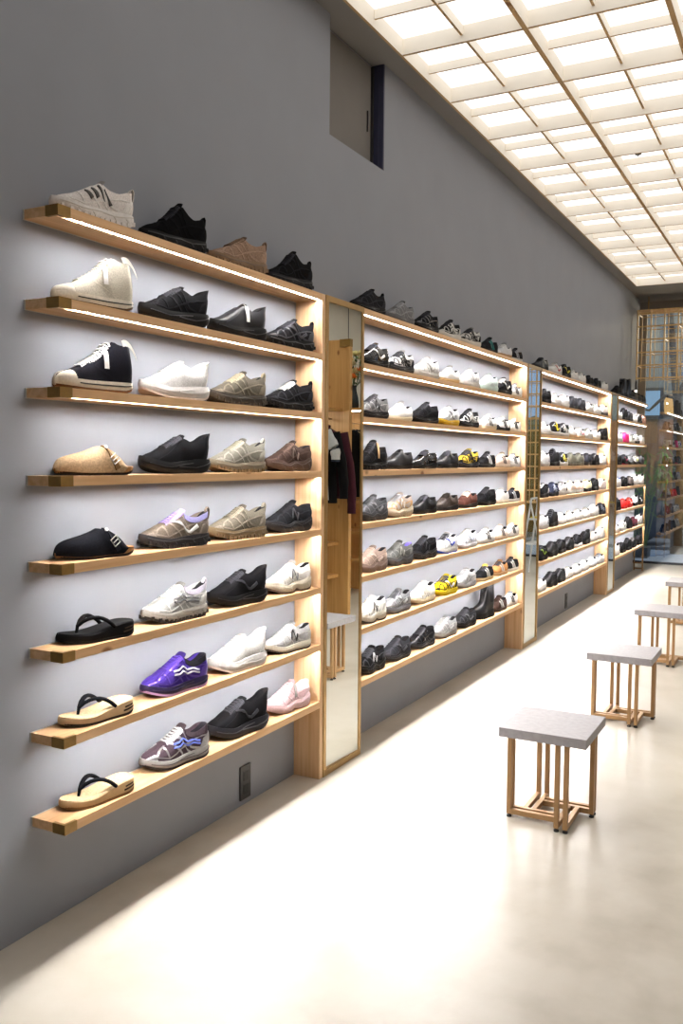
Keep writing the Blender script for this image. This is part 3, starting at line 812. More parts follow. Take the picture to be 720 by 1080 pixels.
# colours
BK = '131316'; BK2 = '202024'; BK3 = '0d0d0f'; WH = 'e0dfdc'; WH2 = 'c6c4c0'; CR = 'd9d1bf'; GY = '8f8e8d'; GY2 = '5c5c5e'; SV = 'b9babc'; TN = 'a58a72'
COLS1 = [2.185, 2.59, 2.99, 3.385]
bay1 = [
 [('pale cream trail sneaker with dark slits', S('trail', 'efe6e1', 'f5efea', 'f4eeea', None, 'fang', '4a4745', tab='ded4cc', gc='e2dad2')),
  ('all black rugged sneaker with tall collar', S('mid', BK3, BK, BK3, BK2, tab=BK, gc=BK2, fk='suede')),
  ('taupe brown trail sneaker', S('trail', 'a08471', 'b39682', '93785f', '8d7360', tab='a08471', fk='suede', gc='7d6552')),
  ('black mountain sneaker with pull loops', S('mid', BK3, BK2, BK2, BK, tab=BK2, sc=.96, gc=BK))],
 [('cream canvas high-top sneaker with hanging tag', S('hitop', 'd9d2c1', 'f0eada', 'efe7d6', 'f2eee4', ptag='f4f2ee', gc='26262b', lining='e8e0cc', outs='5a4632')),
  ('black sneaker with thick moulded sole', S('clifton', BK, BK2, BK3, BK, gc='34343a', style='tech')),
  ('black zip-front slip sneaker with white tag', S('clifton', BK2, '3a3a40', BK3, None, ptag='f2f0ec', outs=BK3, gc=BK2, ok='leather', fk='leather')),
  ('black trail runner with ribbed side', S('trail', BK2, '3c3c42', BK3, BK2, 'slash', '45454b', tab=BK, gc='38383c', ok='leather'))],
 [('black canvas high-top with white laces and cream sole', S('hitop', '1d1d25', '22222a', 'ebe2cf', 'f2efe8', ptag='f4f2ee', gc='1b1b20', outs='6e4a2c', lining='e8e0cc')),
  ('pure white thick-soled running shoe', S('clifton', 'dfdddb', 'd9d6d4', 'e0dcd9', 'dfdddb', gc='e8e2de', lining='e9e6e2', outs='f0dfd2')),
  ('grey beige strapped trail sneaker', S('trail', '605a50', '7d7566', '45403a', 'a89d86', tab='968b73', gc='4b463f', outs='45403a', sc=1.02)),
  ('black strapped trail sneaker', S('trail', BK, '2e2e33', BK3, 'd8d6d2', tab=BK, gc=BK2, bow=False))],
 [('tan suede clog with buckle strap', dict(typ='clog', up='c9ab86', bk='c9c6bf', st='9c7c58')),
  ('black running shoe with thick rounded sole', S('clifton', BK, BK2, BK3, BK, gc=BK2)),
  ('silver grey trail runner with olive tint', S('trail', '7f7c72', 'a19d92', '8d8270', '959081', tab='a8a498', gc='8f8672', outs='8a7455')),
  ('dark brown chunky sneaker with side letter', S('dad', '3f302b', '4f3e37', '51413a', '5c4a42', 'N', '7a685e', gc='57463e', sc=.94))],
 [('black suede clog with buckle strap', dict(typ='clog', up='17181e', bk='d2d0cb', st='2d2e37')),
  ('taupe trail shoe with lilac laces', S('trail', '73685d', '8d8176', '333133', 'a38fcb', 'slash', 'e8e6e4', outs='2b2a2c', gc='3c3a3c', tab='7d7165', tng='9a88c0', cc='8a86b0')),
  ('taupe grey trail runner with tan sole', S('trail', '777064', '938b7d', '857459', '867e70', tab='989081', gc='8a7a62', outs='7d6a50')),
  ('black suede chunky sneaker with side letter', S('dad', '1f2024', '2b2c31', '2e2e32', '26262b', 'N', '55565c', fk='suede', gc='232327', sc=.96))],
 [('glossy black thong sandal', dict(typ='zori', bed='1b1b1d', side='161618', strap='121214', sole='0f0f11')),
  ('white and silver trail running shoe', S('trail', 'a9a8a6', 'd6d5d2', 'b4b0a8', 'dcdbd8', 'wave', '77777a', outs='2c2a2a', gc='9b958b', tab='d0ccd4', cc='a8a2ae')),
  ('black running shoe with flared heel tab', S('clifton', BK, BK2, BK3, BK, 'slash', '34343a', gc=BK2)),
  ('cream white chunky sneaker with grey letter', S('dad', 'cfcbc4', 'e0dcd6', 'd2c8b4', 'dedbd6', 'N', '7f7f86', gc='e0d6c0', outs='6a5a50', sc=.95))],
 [('straw-coloured thong sandal with black straps', dict(typ='zori', bed='dfc39a', side='ceb08a', strap='14161c', sole='2a241f')),
  ('purple metallic running shoe', S('runner', '432f88', '5f48a8', '2c2448', '50399a', 'wave', 'd9d4e6', ok='silver', outs='c9a0d0', gc='2a2440', lining='1c1b22', cc='17161c', sc=1.02)),
  ('plain white running shoe with flared heel tab', S('clifton', 'dfdedc', 'd9d8d6', 'dedcd9', 'dfdedc', gc='eae6e2', lining='ecebe8', outs='f0ddcf')),
  ('white and silver runner with dark toe sole', S('runner', 'b5b5b6', 'd6d6d5', 'cfc9b8', 'e0e0de', 'N', '2b2b30', ok='silver', outs='2b2a2a', gc='d8cfba', sc=.93))],
 [('light wood thong sandal with raised black straps', dict(typ='zori', bed='dfc096', side='c9a87c', strap='121318', sole='8a6844')),
  ('silver and mauve running shoe with blue mark', S('runner', '4d3f48', 'b0aeb0', '9d9a98', 'b0afb0', 'wave', '7486e6', ok='silver', outs='2a2528', gc='4a4044', lining='26242a', cc='3c3238', sc=1.03)),
  ('black running shoe with large flared heel', S('clifton', BK, BK2, '202026', BK, 'slash', '2f2f36', gc='3a3a42', sc=1.06)),
  ('pale pink sneaker with grey hanging tag', S('dad', 'e3bfc3', 'e8ccd0', 'e4c4c6', 'ebd0d3', None, None, ptag='8d8986', gc='ecccd0', lining='eed3d6', sc=.92))],
]
for ri, row in enumerate(bay1):
    for ci, (look, spec) in enumerate(row):
        place(0, ri, ci, 4, COLS1[ci], look, spec, yaw=11 if ri != 5 else 10)

COLS2 = [4.215, 4.555, 4.925, 5.295, 5.67, 6.06, 6.395, 6.675]
def run(up, ov=None, so=None, la=None, logo=None, lc=None, typ='runner', **k):
    return S(typ, up, ov or up, so or up, la or up, logo, lc, **k)
bay2 = [
 [('black sneaker', run(BK2, '3a3a3f', BK3, tab=BK)), ('mottled grey sneaker', run('7c7c7e', '9b9b9d', '6d6d70', 'a9a9ab')), ('glossy black sneaker', run(BK, '35353a', BK3, BK2, ok='patent')),
  ('black and white patterned sneaker', run(BK, WH2, 'dcd8d0', BK2, 'crossed', WH)), ('white sneaker with black webbing', run(WH2, BK, 'd9d2c6', BK2, 'crossed', BK)), ('black sneaker with teal stripes', run(BK2, '2c2f33', BK3, BK, 'stripes', '2a8f8c', typ='court')),
  ('white and grey low sneaker', run('d6d7da', 'e8e8e8', 'b08a62', WH, typ='court')), ('black low sneaker with silver stripes', run(BK2, BK, 'c9c6c0', BK, 'stripes', 'b5b9c4', typ='court'))],
 [('black patent runner with white side panel', run(BK, BK2, BK3, BK, 'slash', WH, fk='patent')), ('white runner with black webbing', run(WH2, BK2, '2a2a2d', BK, 'crossed', BK)), ('white runner with light grey panels', run(WH, 'd3d2cf', WH2, WH, 'slash', 'bdbbb8')),
  ('clean white low sneaker', run(WH, 'f6f5f2', 'c9a878', WH, typ='court')), ('white and silver runner', run('f0efed', 'dadad8', WH2, WH, 'slash', 'c4c4c4')), ('pale mint sneaker', run('cfe0dc', 'dbe8e4', 'bcd2ce', 'dfeae7')),
  ('black runner with white side mark', run(BK, BK2, BK3, WH2, 'slash', WH)), ('white low sneaker with dark stripes', run(WH, WH2, 'ddd6c8', WH, 'stripes', '3a3a40', typ='court'))],
 [('grey and black runner', run('6f6f70', '9a9a9a', BK2, BK, 'N', BK)), ('white low sneaker with cream sole', run('f0efec', 'e4e2de', 'e3d6b8', WH, typ='court')), ('black runner with matte panels', run(BK, BK2, BK3, BK2)),
  ('grey white runner with yellow sole accents', run('b9babd', 'd8d8da', 'c9a52c', 'c9c9cb', 'slash', '77797d')), ('black runner with white stripes', run(BK, 'c9c8c6', BK2, BK, 'crossed', WH2)), ('white low sneaker with dark stripes', run(WH, 'f4f2ee', 'd9c9ad', WH, 'stripes', '55555a', typ='court')),
  ('white low sneaker with black panels', run(WH, BK2, BK, WH, 'stripes', BK, typ='court')), ('white sneaker with black stripes', run(WH, CR, 'e2d8c2', WH, 'stripes', BK, typ='court'))],
 [('black strapped trail shoe with tan tag', run(BK3, BK2, BK3, BK2, typ='mid', ptag='b89a72')), ('black leather moccasin shoe', run(BK2, '36363b', BK3, None, typ='leather', style='moc', fk='leather')), ('glossy black leather lace-up shoe', run(BK, BK2, BK3, BK2, typ='leather', fk='patent')),
  ('black leather derby shoe', run(BK2, BK, BK3, BK, typ='leather', fk='leather')), ('yellow runner with black webbing', run('c8ab3a', BK, BK2, BK, 'crossed', BK)), ('black sneaker with silver stripes', run(BK, BK2, BK2, BK, 'stripes', 'd5d6d8', typ='court')),
  ('pinkish beige sneaker with dark stripes', run('dcc5b2', 'e6d4c4', 'd8c6b2', 'e8d8c8', 'stripes', '4a4a50', typ='court')), ('white sneaker with dark stripes', run(WH, WH2, WH2, WH, 'stripes', '33333a', typ='court'))],
 [('dark grey runner', run('4b4c50', '6a6b70', '3c3d41', '55565a', 'slash', '808186', typ='dad')), ('tan and grey runner with side letter', run('a3968c', 'b08a5a', 'cdbfa6', '8f8f94', 'N', 'd6cfc4', typ='dad')), ('black leather lace-up with price tag', run(BK, BK2, BK3, BK2, typ='leather', fk='leather', ptag='2e2e30')),
  ('dark brown leather lace-up shoe', run('3b312c', '463a34', BK2, '2a2421', typ='leather', fk='leather')), ('reddish brown checked lace-up shoe', run('5c3a33', '7a4d42', '2a2322', 'c9b8a8', typ='leather')), ('plain black sneaker', run(BK, BK2, BK3, BK)),
  ('white sneaker with cream sole', run(WH, 'f4f2ee', 'ddd0b8', WH, typ='court')), ('black low sneaker with white sole', run(BK, BK2, 'd8d6d2', BK, 'stripes', 'c9c9cb', typ='court'))],
 [('taupe pink runner', run('9c877c', 'b09a8e', '8a766c', 'a8948a', 'slash', 'c9b5a8', typ='dad')), ('dark grey runner with violet lining', run('5a5a58', '7d7d7a', '4f4f52', '6a6a68', 'N', 'b5b3ac', typ='dad', lining='6f62c4')), ('black suede runner', run(BK, BK2, '29292d', BK, 'N', '35353a', typ='dad', fk='suede')),
  ('white runner with blue accents', run(WH, 'dcdde2', WH, BK2, 'slash', '3a4fc0', lining='26262b', outs='2f55c8')), ('white and pale blue runner', run('eceef2', 'cfd4e2', 'e6e8ee', WH, 'slash', 'b9c2d8')), ('white low sneaker with black stripes', run(WH, 'f4f2ee', WH2, WH, 'stripes', BK, typ='court')),
  ('cream sneaker with dark stripes', run('e9d9cc', 'efe2d6', 'dfc9ae', 'f0e6dc', 'stripes', '4a4a4e', typ='court')), ('white sneaker with black stripes', run(WH, 'e6e4e0', 'd8d4cc', WH, 'stripes', BK, typ='court'))],
 [('white runner with dark letter', run('ebeae6', 'd8d6d0', 'dcd6c8', WH, 'N', '3a3a3e', typ='dad', outs='35322f')), ('grey silver runner', run('8d8e92', 'b4b5b9', '6f7076', '4e4f54', 'slash', 'd0d1d4', ok='silver')), ('cream white runner', run('efece5', 'e6e1d6', 'e0cfae', WH)),
  ('bright yellow and black runner', run('e3c81f', '1c1c1e', 'e6cc24', BK, 'slash', WH)), ('silver grey runner', run('a9aaac', 'c6c7c9', '9c9da0', 'b5b6b8', ok='silver')), ('black sneaker with white stripes, gold tongue', run(BK, BK2, 'd4b98a', BK, 'stripes', WH, typ='court', tng='c2a24a')),
  ('leopard tan sneaker with white stripes', run('b98350', 'a26d3c', 'c9a376', BK2, 'stripes', WH, typ='court')), ('black sneaker with three white stripes', run(BK, BK2, 'ddd6c8', BK, 'stripes', WH, typ='court'))],
 [('black and silver runner with side letter', run(BK, '3c3c40', BK3, BK2, 'N', 'c9c9cb', typ='dad')), ('charcoal black runner', run('2c2c31', '3d3d43', '29292d', BK, 'slash', '505058')), ('glossy black runner', run(BK, '3b3b40', BK2, BK2, ok='patent')),
  ('silver grey runner', run('a5a6a8', 'c9cacc', '8f8c88', 'b9babc', 'slash', 'd8d8da', ok='silver', outs='6f625a')), ('black runner with grey lines', run(BK2, '45464b', BK3, BK2, 'slash', '606167')), ('tall black platform ankle boot', run(BK, '2b2b2f', BK3, None, typ='chelsea', fk='leather', ok='fabric', tab=BK)),
  ('dark brown sneaker with white stripes', run('42312c', '4d3a34', '3a2b26', '42312c', 'stripes', WH, typ='court')), ('white low sneaker with black stripes', run(WH, 'e2e0dc', 'cfc9bf', WH, 'stripes', BK, typ='court'))],
]
for ri, row in enumerate(bay2):
    for ci, (look, spec) in enumerate(row):
        if spec['la'] is None or spec['typ'] in ('chelsea',): spec['la'] = None
        if spec.get('style') == 'moc': spec['la'] = None
        spec.setdefault('sc', .94 if spec['typ'] != 'court' else .92)
        if ci == 7: spec['sc'] = .87
        y = COLS2[ci] + (-.05 if ri == 0 and ci == 0 else 0)
        place(1, ri, ci, 8, y, look, spec, yaw=7)

COLS3 = [7.52, 7.86, 8.18, 8.50, 8.83, 9.18, 9.54, 9.89]
B_ = lambda look='black sneaker', **k: (look, run(BK, k.pop('ov', '35353a'), k.pop('so', BK3), k.pop('la', BK2), **k))
W_ = lambda look='white sneaker', **k: (look, run(WH, k.pop('ov', WH2), k.pop('so', WH2), k.pop('la', WH), typ=k.pop('typ', 'court'), **k))
bay3 = [
 [B_('black leather shoe', typ='leather', fk='leather'), W_('white sneaker with red mark', logo='slash', lc='b8323a'), B_('black runner with yellow accent', ov='77776a', logo='slash', lc='d9c92c'), W_('plain white sneaker'), W_('white low sneaker'), B_('plain black sneaker', typ='court'), B_('black low sneaker', typ='court'), W_('bright white sneaker')],
 [B_('dark sneaker'), W_('clean white sneaker'), ('white and grey sneaker', run('dcdcdc', 'b5b5b7', WH2, WH)), ('charcoal black sneaker', run('33343a', '45464c', BK2, BK2)), ('charcoal sneaker', run('3a3b42', '4b4c53', BK2, BK2)), W_('white sneaker'), W_('white low sneaker'), ('pale grey sneaker with dark heel', run('d0cdc8', 'b9b5af', '4a4748', WH))],
 [W_('white sneaker'), ('black and grey runner with yellow tag', run(BK, 'b9b9bb', WH2, BK, 'slash', 'd9c92c', ptag='d9c92c')), ('black and white runner', run(BK, 'd5d5d6', WH2, BK2, 'crossed', WH2)), W_('white sneaker with tan sole', so='c9a982'), W_('white sneaker with pink mark', so='d8b890', logo='slash', lc='d88088'), W_('cream white sneaker', ov=CR), W_('white low sneaker', so='e0d2bc'), B_('black sneaker', typ='clifton')],
 [('white and grey sneaker', run('d5d5d6', 'a9a9ac', WH2, WH)), B_('black sneaker with tall tongue', typ='mid'), ('black and white striped runner', run(BK, WH2, WH2, BK, 'crossed', 'd9c94c')), ('olive grey sneaker', run('6c6a5e', '7e7c70', '57554b', '75736a')), ('grey olive sneaker', run('706e63', '838175', '5c5a50', '7a786f')), ('navy black sneaker', run('22242e', '33353f', BK2, BK2)), B_('glossy black sneaker', ok='patent'), W_('white runner', typ='runner')],
 [('black and white sneaker', run(BK, WH2, BK2, WH)), ('navy runner with light stripes', run('2a3046', '4a5068', BK2, '3a4056', 'crossed', 'aab2c4')), ('white runner with black collar', run(WH, BK, WH2, BK2, lining=BK)), ('white and peach sneaker', run('efdccb', 'f2c9a8', WH, 'f2d9c6')), ('peach and white sneaker', run('f0d6c4', 'efc0a0', WH, 'f4e2d6')), ('pale yellow sneaker with black heel', run('e0dcae', 'ecead0', BK2, 'e8e4c4')), B_('black chunky sneaker', typ='dad'), ('pinkish white sneaker', run('e4d5d0', 'ecdfda', 'cfc2bc', WH))],
 [('grey and white sneaker', run('c4c4c6', '85868a', WH2, WH)), B_('black tall sneaker', typ='mid'), W_('white sneaker with black collar', lining=BK), W_('white low sneaker with dark collar', lining=BK), W_('plain white sneaker'), W_('all white sneaker'), W_('white runner', typ='runner'), ('black and navy runner', run(BK, '454a58', BK2, BK2, 'crossed', '6a7080'))],
 [('black sneaker with green accent', run(BK, BK2, BK3, BK, 'slash', '8fae3a')), B_('black leather sneaker', fk='leather', typ='dad'), B_('black sneaker'), B_('black lace-up sneaker', fk='leather'), B_('black sneaker with white sole', so=WH), B_('black runner', typ='clifton'), W_('cream white sneaker', ov=CR), W_('white sneaker', typ='dad')],
 [W_('white sneaker'), B_('black lace-up sneaker with upright bow', fk='leather', typ='dad'), B_('black lace-up sneaker', fk='leather'), W_('rounded white sneaker'), W_('white sneaker'), W_('plain white sneaker'), ('pale blue and white sneaker', run('d5deee', WH, WH2, WH, typ='court')), ('white sneaker with dark collar', run(WH, '9fb2cc', WH2, '35363c', typ='court', lining=BK))],
]
for ri, row in enumerate(bay3):
    for ci, (look, spec) in enumerate(row):
        spec.setdefault('sc', .97)
        place(2, ri, ci, 8, COLS3[ci] + (-.1 if ri == 0 and ci == 0 else 0), look, spec, lo=True, yaw=6)
R6 = [10.74, 11.09, 11.44, 11.78, 12.09, 12.38]; R5 = [10.78, 11.19, 11.58, 11.95, 12.34]
R60 = [10.66, 10.95, 11.52, 11.80, 12.08, 12.35]
bay4 = [
 (R60, [B_('black low sneaker'), ('tall black boot', run(BK, BK2, BK3, None, typ='chelsea', fk='leather')), B_('black sneaker with thick sole', typ='clifton'), ('dark grey sneaker', run('4b4845', '5d5a56', '3a3836', '55524e')), B_('black sneaker with brown heel', ov='4a3c30'), B_('black lace-up sneaker', ov='4c4a48')]),
 (R6, [W_('white sneaker'), B_('black high sneaker with pull loop', typ='mid', tab=BK), ('dark grey low sneaker', run('3d3d40', '4a4a4e', BK2, BK2)), W_('white sneaker with light sole'), ('black and white sneaker', run(BK, WH, BK2, WH)), ('salmon pink sneaker', run('c99a86', 'd6ab98', 'b98b78', 'd8b4a4'))]),
 (R5, [('white sneaker with violet heel', run('e6e6ec', '6a68c0', WH2, WH)), ('hot pink sneaker', run('ee2f86', 'f2589c', 'e62a7c', 'f47fb0')), ('white and black sneaker', run(WH2, BK2, WH2, BK, 'slash', BK)), ('white runner with dark line', run(WH, 'c9c9cf', BK2, WH, 'slash', '55555a')), W_('white sneaker', typ='runner', so='f0e0d2')]),
 (R5, [B_('black runner', ov='5a5a5e'), ('black runner with pink accent', run(BK, BK2, BK3, BK, 'slash', 'd83a6a', outs='c83a5c')), ('grey runner', run('8a8b90', '5d5e64', BK2, 'a5a6aa')), ('black and white runner with yellow stripe', run(WH2, BK, BK2, BK, 'slash', 'd6e04a')), ('dark grey runner', run('4c4d52', '77787c', BK2, '606166'))]),
 (R5, [('white runner with blue collar', run(WH, 'cfd3dc', WH2, WH, lining='4a64b0', tng='4a64b0')), B_('black runner', ov='55565a'), ('grey and black runner', run('6f6866', '8f8886', BK2, '55504e')), W_('white high runner', typ='clifton'), W_('plain white runner', typ='clifton')]),
 (R5, [B_('black boot-like sneaker', typ='mid'), ('bright red sneaker', run('ea2f2c', 'f04a44', 'd82a28', 'f0605a')), ('red sneaker with pale marks', run('e8302e', 'f2665f', 'd42a28', 'f4b0aa', 'slash', 'f4c0ba')), ('white sneaker with black sole', run('e2dfe2', 'cfccd0', BK, WH, typ='clifton')), ('black sneaker with white stripe', run(BK, BK2, BK2, BK, 'slash', WH))]),
 (R5, [W_('white sneaker with cream sole', so='e6d6b8'), W_('white runner with grey marks', typ='runner', logo='slash', lc='8c8c8c'), B_('black high sneaker', typ='mid'), ('maroon sneaker with white collar', run('5c2a36', '6e3542', '4a222c', '5c2a36', lining=WH)), W_('plain white sneaker', typ='clifton')]),
 (R5, [W_('white sneaker', typ='clifton'), B_('black low sneaker'), B_('black lace-up sneaker', typ='mid'), B_('black and grey sneaker', ov='6a6a6e', la='a9a9ab'), B_('black chunky sneaker', typ='dad')]),
]
for ri, (cols, row) in enumerate(bay4):
    for ci, (look, spec) in enumerate(row):
        spec.setdefault('sc', .96 if ri else .9)
        place(3, ri, ci, len(row), cols[ci], look, spec, lo=True, yaw=6)
place(3, 0, 1, 6, 11.235, 'second tall black boot', S('chelsea', BK, BK2, BK3, None, fk='leather', sc=.98), lo=True, yaw=6, pos='just behind the first')

# ------------------------------------------------------------------ clothing displays across the aisle (seen in the mirrors)
def display(name, x0, x1, yb, zt, zc, zs, label, corner=True):
    rx = .20 if corner else .43
    d = empty(name, (x0, yb, 0), label, 'display')
    W = x1 - x0
    MB().box((.028, 0, 0), (W, .03, zt)).build('back_board', W_CAB, d, bevel=.001)
    MB().box((0, -.02, 0), (.027, .03, zt)).build('side_board', W_CAB, d, bevel=.001)
    c_ = MB().box((.09, -.48, zc), (W, -.001, zc + .03)).build('canopy_board', W_CABH, d, bevel=.001)
    MB().box((.11, -.46, zc - .006), (W - .02, -.445, zc)).build('led_strip', LED, c_)
    for z in zs: MB().box((.12, -.34, z), (W, -.001, z + .03)).build('shelf_board', W_CABH, d, bevel=.001)
    MB().tube([(rx, -.021, 1.863), (rx, -.54, 1.863)], .009, 10).build('hanging_rail', GOLD, d, smooth=True)
    if corner: MB().prism([(-.002, -.022), (.11, -.022), (.11, -.0205 + .019), (.029, -.001), (.029, .031), (-.002, .031)], zt - .07, zt + .002).build('corner_bracket', BRASSD, d)
    return d
display('clothing_display', 2.20, 3.25, 7.42, 2.604, 1.93, (.355, .665), 'tall timber clothing display with brass corner, seen in the nearest mirror')
display('clothing_display', 2.32, 3.42, 8.95, 2.06, 2.0, (.35, .66, 1.0), 'lower timber clothing display behind, carrying a flower vase', False)

def garment(name, cat, x, y, mat, trim, label, L=.72, sl=.58, hw=.23, zr=1.85, rz=0):
    g_ = empty(name, (x, y, zr), label, cat, 'clothes hanging on the display rails', rz)
    mb = MB(); rows = []; n = 20
    prof = [(0, .055, .032), (-.02, .075, .034), (-.05, .15, .034), (-.085, hw - .01, .033), (-.16, hw*.98, .036), (-.3, hw*.92, .038), (-.5, hw*.93, .039), (-L, hw*.98, .040), (-L - .004, hw*.9, .034)]
    for z, a, b in prof:
        rows.append([(a*math.cos(2*PI*j/n), b*math.sin(2*PI*j/n)*(1 + .12*math.sin(5*2*PI*j/n + z*9)), z - .07) for j in range(n)])
    mb.grid(rows, wrap=True, caps=True)
    for sd in (-1, 1):
        k = 8; pts = []; rs = []
        for i in range(k + 1):
            f = i/k
            pts.append((sd*(hw - .045 + .11*math.sin(min(1, f*1.2)*PI/2)), -.006*f, -.15 - sl*f + (.02 if i == 0 else 0))); rs.append(.062 - .020*f + .003*math.sin(i*2.4))
        mb.tube(pts, rs, 10, flat=1)
    mb.v = [(p[0], p[1]*(.62 if abs(p[0]) > hw - .02 else 1), p[2]) for p in mb.v]
    mb.build('body', mat, g_, smooth=True, angle=70)
    MB().tube([(-.05, .0, -.066), (-.03, -.035, -.074), (.03, -.035, -.074), (.05, 0, -.066), (.03, .035, -.06), (-.03, .035, -.06)], .012, 6, closed=True).build('collar', trim, g_, smooth=True)
    MB().tube([(-.18, 0, -.14), (-.02, 0, -.055), (0, 0, -.04), (0, 0, -.006), (0, .012, .012), (0, .004, .02), (0, -.012, .012)], .0035, 6).tube([(0, 0, -.05), (.02, 0, -.055), (.18, 0, -.14)], .0035, 6).build('hanger', BRASS, g_, smooth=True)
GB = M('141416', 'fabric')
garment('t_shirt', 'shirt', 2.33, 6.885, M('dadcde', 'fabric'), M('b9c0c8', 'fabric'), 'white t-shirt hanging frontmost on the nearer clothing rail', .66, .22)
garment('t_shirt', 'shirt', 2.41, 7.015, M('3a4250', 'fabric'), M('2a303c', 'fabric'), 'slate blue t-shirt behind the white one on the rail', .62, .24)
garment('jacket', 'jacket', 2.40, 7.15, M('1b1a1c', 'fabric'), GB, 'black jacket between t-shirts and burgundy jacket on the rail', .70, .58)
garment('jacket', 'jacket', 2.385, 7.27, M('4a2630', 'fabric'), M('3a1c25', 'fabric'), 'dark burgundy jacket with long sleeves on the rail', .66, .72)
for k, lb in enumerate(('front black shirt on the rail below the flower vase', 'middle black shirt on the rail below the flower vase', 'rear black shirt on the rail below the flower vase')):
    garment('shirt', 'shirt', 2.75, 8.44 + .125*k, GB, M('1d1d20', 'fabric'), lb, .7, .5)
bx = empty('folded_clothes', (2.52, 7.22, .386), 'small black folded pouch on the lower display shelf', 'pouch')
rows = []
for i in range(9):
    z = .045*i/8; q = .5 + .5*math.sin(PI*(i + .5)/9)
    rows.append([(a*.10*q*(1 + .04*math.sin(3*t)), b*.07*q, z) for t, a, b in [(2*PI*j/18, abs(math.cos(2*PI*j/18))**.6*math.copysign(1, math.cos(2*PI*j/18)), abs(math.sin(2*PI*j/18))**.6*math.copysign(1, math.sin(2*PI*j/18))) for j in range(18)]])
MB().grid(rows, wrap=True, caps=True).build('body', GB, bx, smooth=True, angle=60)
MB().box((-.07, -.072, .022), (.07, -.066, .026)).build('zip', GOLD, bx)
vs = empty('flower_vase', (2.93, 8.74, 2.0305), 'dark vase of cream and orange flowers on the lower display', 'vase')
MB().lathe([(.05, 0), (.065, .03), (.06, .12), (.04, .2), (.036, .24), (.046, .26), (.04, .26), (.03, .24)], n=20).build('vase', M('2d3438', 'patent'), vs, smooth=True)
random.seed(11)
for k in range(26):
    a = k*2.4; r = .03 + .14*random.random(); z = .32 + .34*random.random()
    px, py = r*math.cos(a), r*math.sin(a)
    MB().tube([(0, 0, .22), (px*.5, py*.5, .3), (px, py, z)], .003, 5).build('stem', M('46583a', 'matte'), vs, smooth=True)
    mb = MB()
    for ring, (rr, n, up) in enumerate(((.05, 7, .012), (.036, 6, .024), (.02, 5, .032))):
        for j in range(n):
            t = 2*PI*j/n + ring*.5; c_, s_ = math.cos(t), math.sin(t); w_ = rr*.55
            o = Vector((px, py, z))
            mb.grid([[o + Vector((c_*rr*f - s_*w_*g2*math.sin(PI*min(1, f*.6 + .25)), s_*rr*f + c_*w_*g2*math.sin(PI*min(1, f*.6 + .25)), up*f*f*1.4 + .004*ring)) for g2 in (-1, 0, 1)] for f in (0, .4, .8, 1)])
    mb.build('blossom', M('e0854a' if k % 5 == 2 else ('efe6c4' if k % 2 else 'e4dcae'), 'matte'), vs, smooth=True, angle=80)
lf = MB()
for k in range(70):
    a = random.random()*2*PI; r = .04 + .16*random.random(); z = .26 + .38*random.random(); o = Vector((r*math.cos(a), r*math.sin(a), z)); d = Vector((math.cos(a), math.sin(a), .4 - random.random())).normalized(); s_ = d.cross(Vector((0, 0, 1))).normalized()
    lf.grid([[o + d*.07*f + s_*.016*g2*math.sin(PI*(f*.9 + .05)) for g2 in (-1, 0, 1)] for f in (0, .3, .6, 1)])
lf.build('leaves', M('4c5f3c', 'matte'), vs, smooth=True)
def pendant(x, y, z, label, group=None):
    zt = 2.535 if y > 11.6 else ZC + .08
    p_ = empty('pendant_lamp', (x, y, zt), label, 'lamp', group)
    h_ = zt - z
    MB().tube([(0, 0, 0), (0, 0, -h_)], .004, 6).build('cord', DARKP, p_, smooth=True)
    s_ = MB().lathe([(.006, -h_), (.012, -h_ - .01), (.014, -h_ - .12), (.010, -h_ - .12)], n=14).build('shade', DARKP, p_, smooth=True)
    MB().lathe([(.004, -h_ - .118), (.009, -h_ - .124), (.009, -h_ - .135), (.003, -h_ - .142)], n=10).build('bulb', PEND, s_, smooth=True)
pendant(2.77, 8.35, 2.70, 'thin dark pendant lamp over the flower vase in the mirror')
pendant(.052, 12.10, 2.515, 'thin dark pendant lamp above the farthest shelving bay')

# white tubular stand seen in the second mirror
ws = empty('display_stand', (1.33, 11.2, 0), 'white tubular folding stand on the open floor, seen in the second mirror', 'stand')
WT = M('d9dcdf', 'plastic')
for sd in (-1, 1):
    MB().tube([(-.06, sd*.16, 1.0), (.07, sd*.21, .02)], .013, 8).build('leg', WT, ws, smooth=True)
    MB().tube([(-.04, sd*.155, .98), (-.28, sd*.2, .02)], .011, 8).build('leg', WT, ws, smooth=True)
MB().tube([(-.06, -.16, 1.0), (-.06, .16, 1.0)], .013, 8).build('top_bar', WT, ws, smooth=True)
for z, dx in ((.73, -.025), (.42, .017)): MB().box((dx - .17, -.165, z), (dx, .165, z + .022)).build('step', WT, ws, bevel=.004)
MB().box((-.19, -.12, .753), (-.04, .10, .768)).build('yellow_mat', M('d8c034', 'plastic'), ws)

# ------------------------------------------------------------------ timber lattice by the storefront
la = empty('lattice_screen', (.05, 12.12, 2.53), 'hanging gold timber lattice of open square cells before the storefront', 'screen')
LW = wood('lattice_screen_wood', 'e2bf88', 'cfa66c', 2, .5)
PX = .165
def lattice(layer_y, name, tilt=0):
    mb = MB(); b = .0085 if layer_y == 0 else .0045
    xs = [PX*i for i in range(17)]
    for i, x in enumerate(xs):
        z0 = 0 if x < 1.1 else -1.63
        mb.box((x - b, layer_y - b, z0), (x + b, layer_y + b, .88))
    for k in range(-10, 7):
        z = .02 + PX*k - (.0 if k else 0)
        if z > .87: continue
        x0 = 0 if k >= 0 else xs[7]
        mb.box((x0 - b, layer_y - b*.8, z - b), (xs[-1] + b, layer_y + b*.8, z + b))
    mb.build(name, LW, la)
lattice(0, 'front_grid'); lattice(.33, 'rear_grid')
mb = MB()
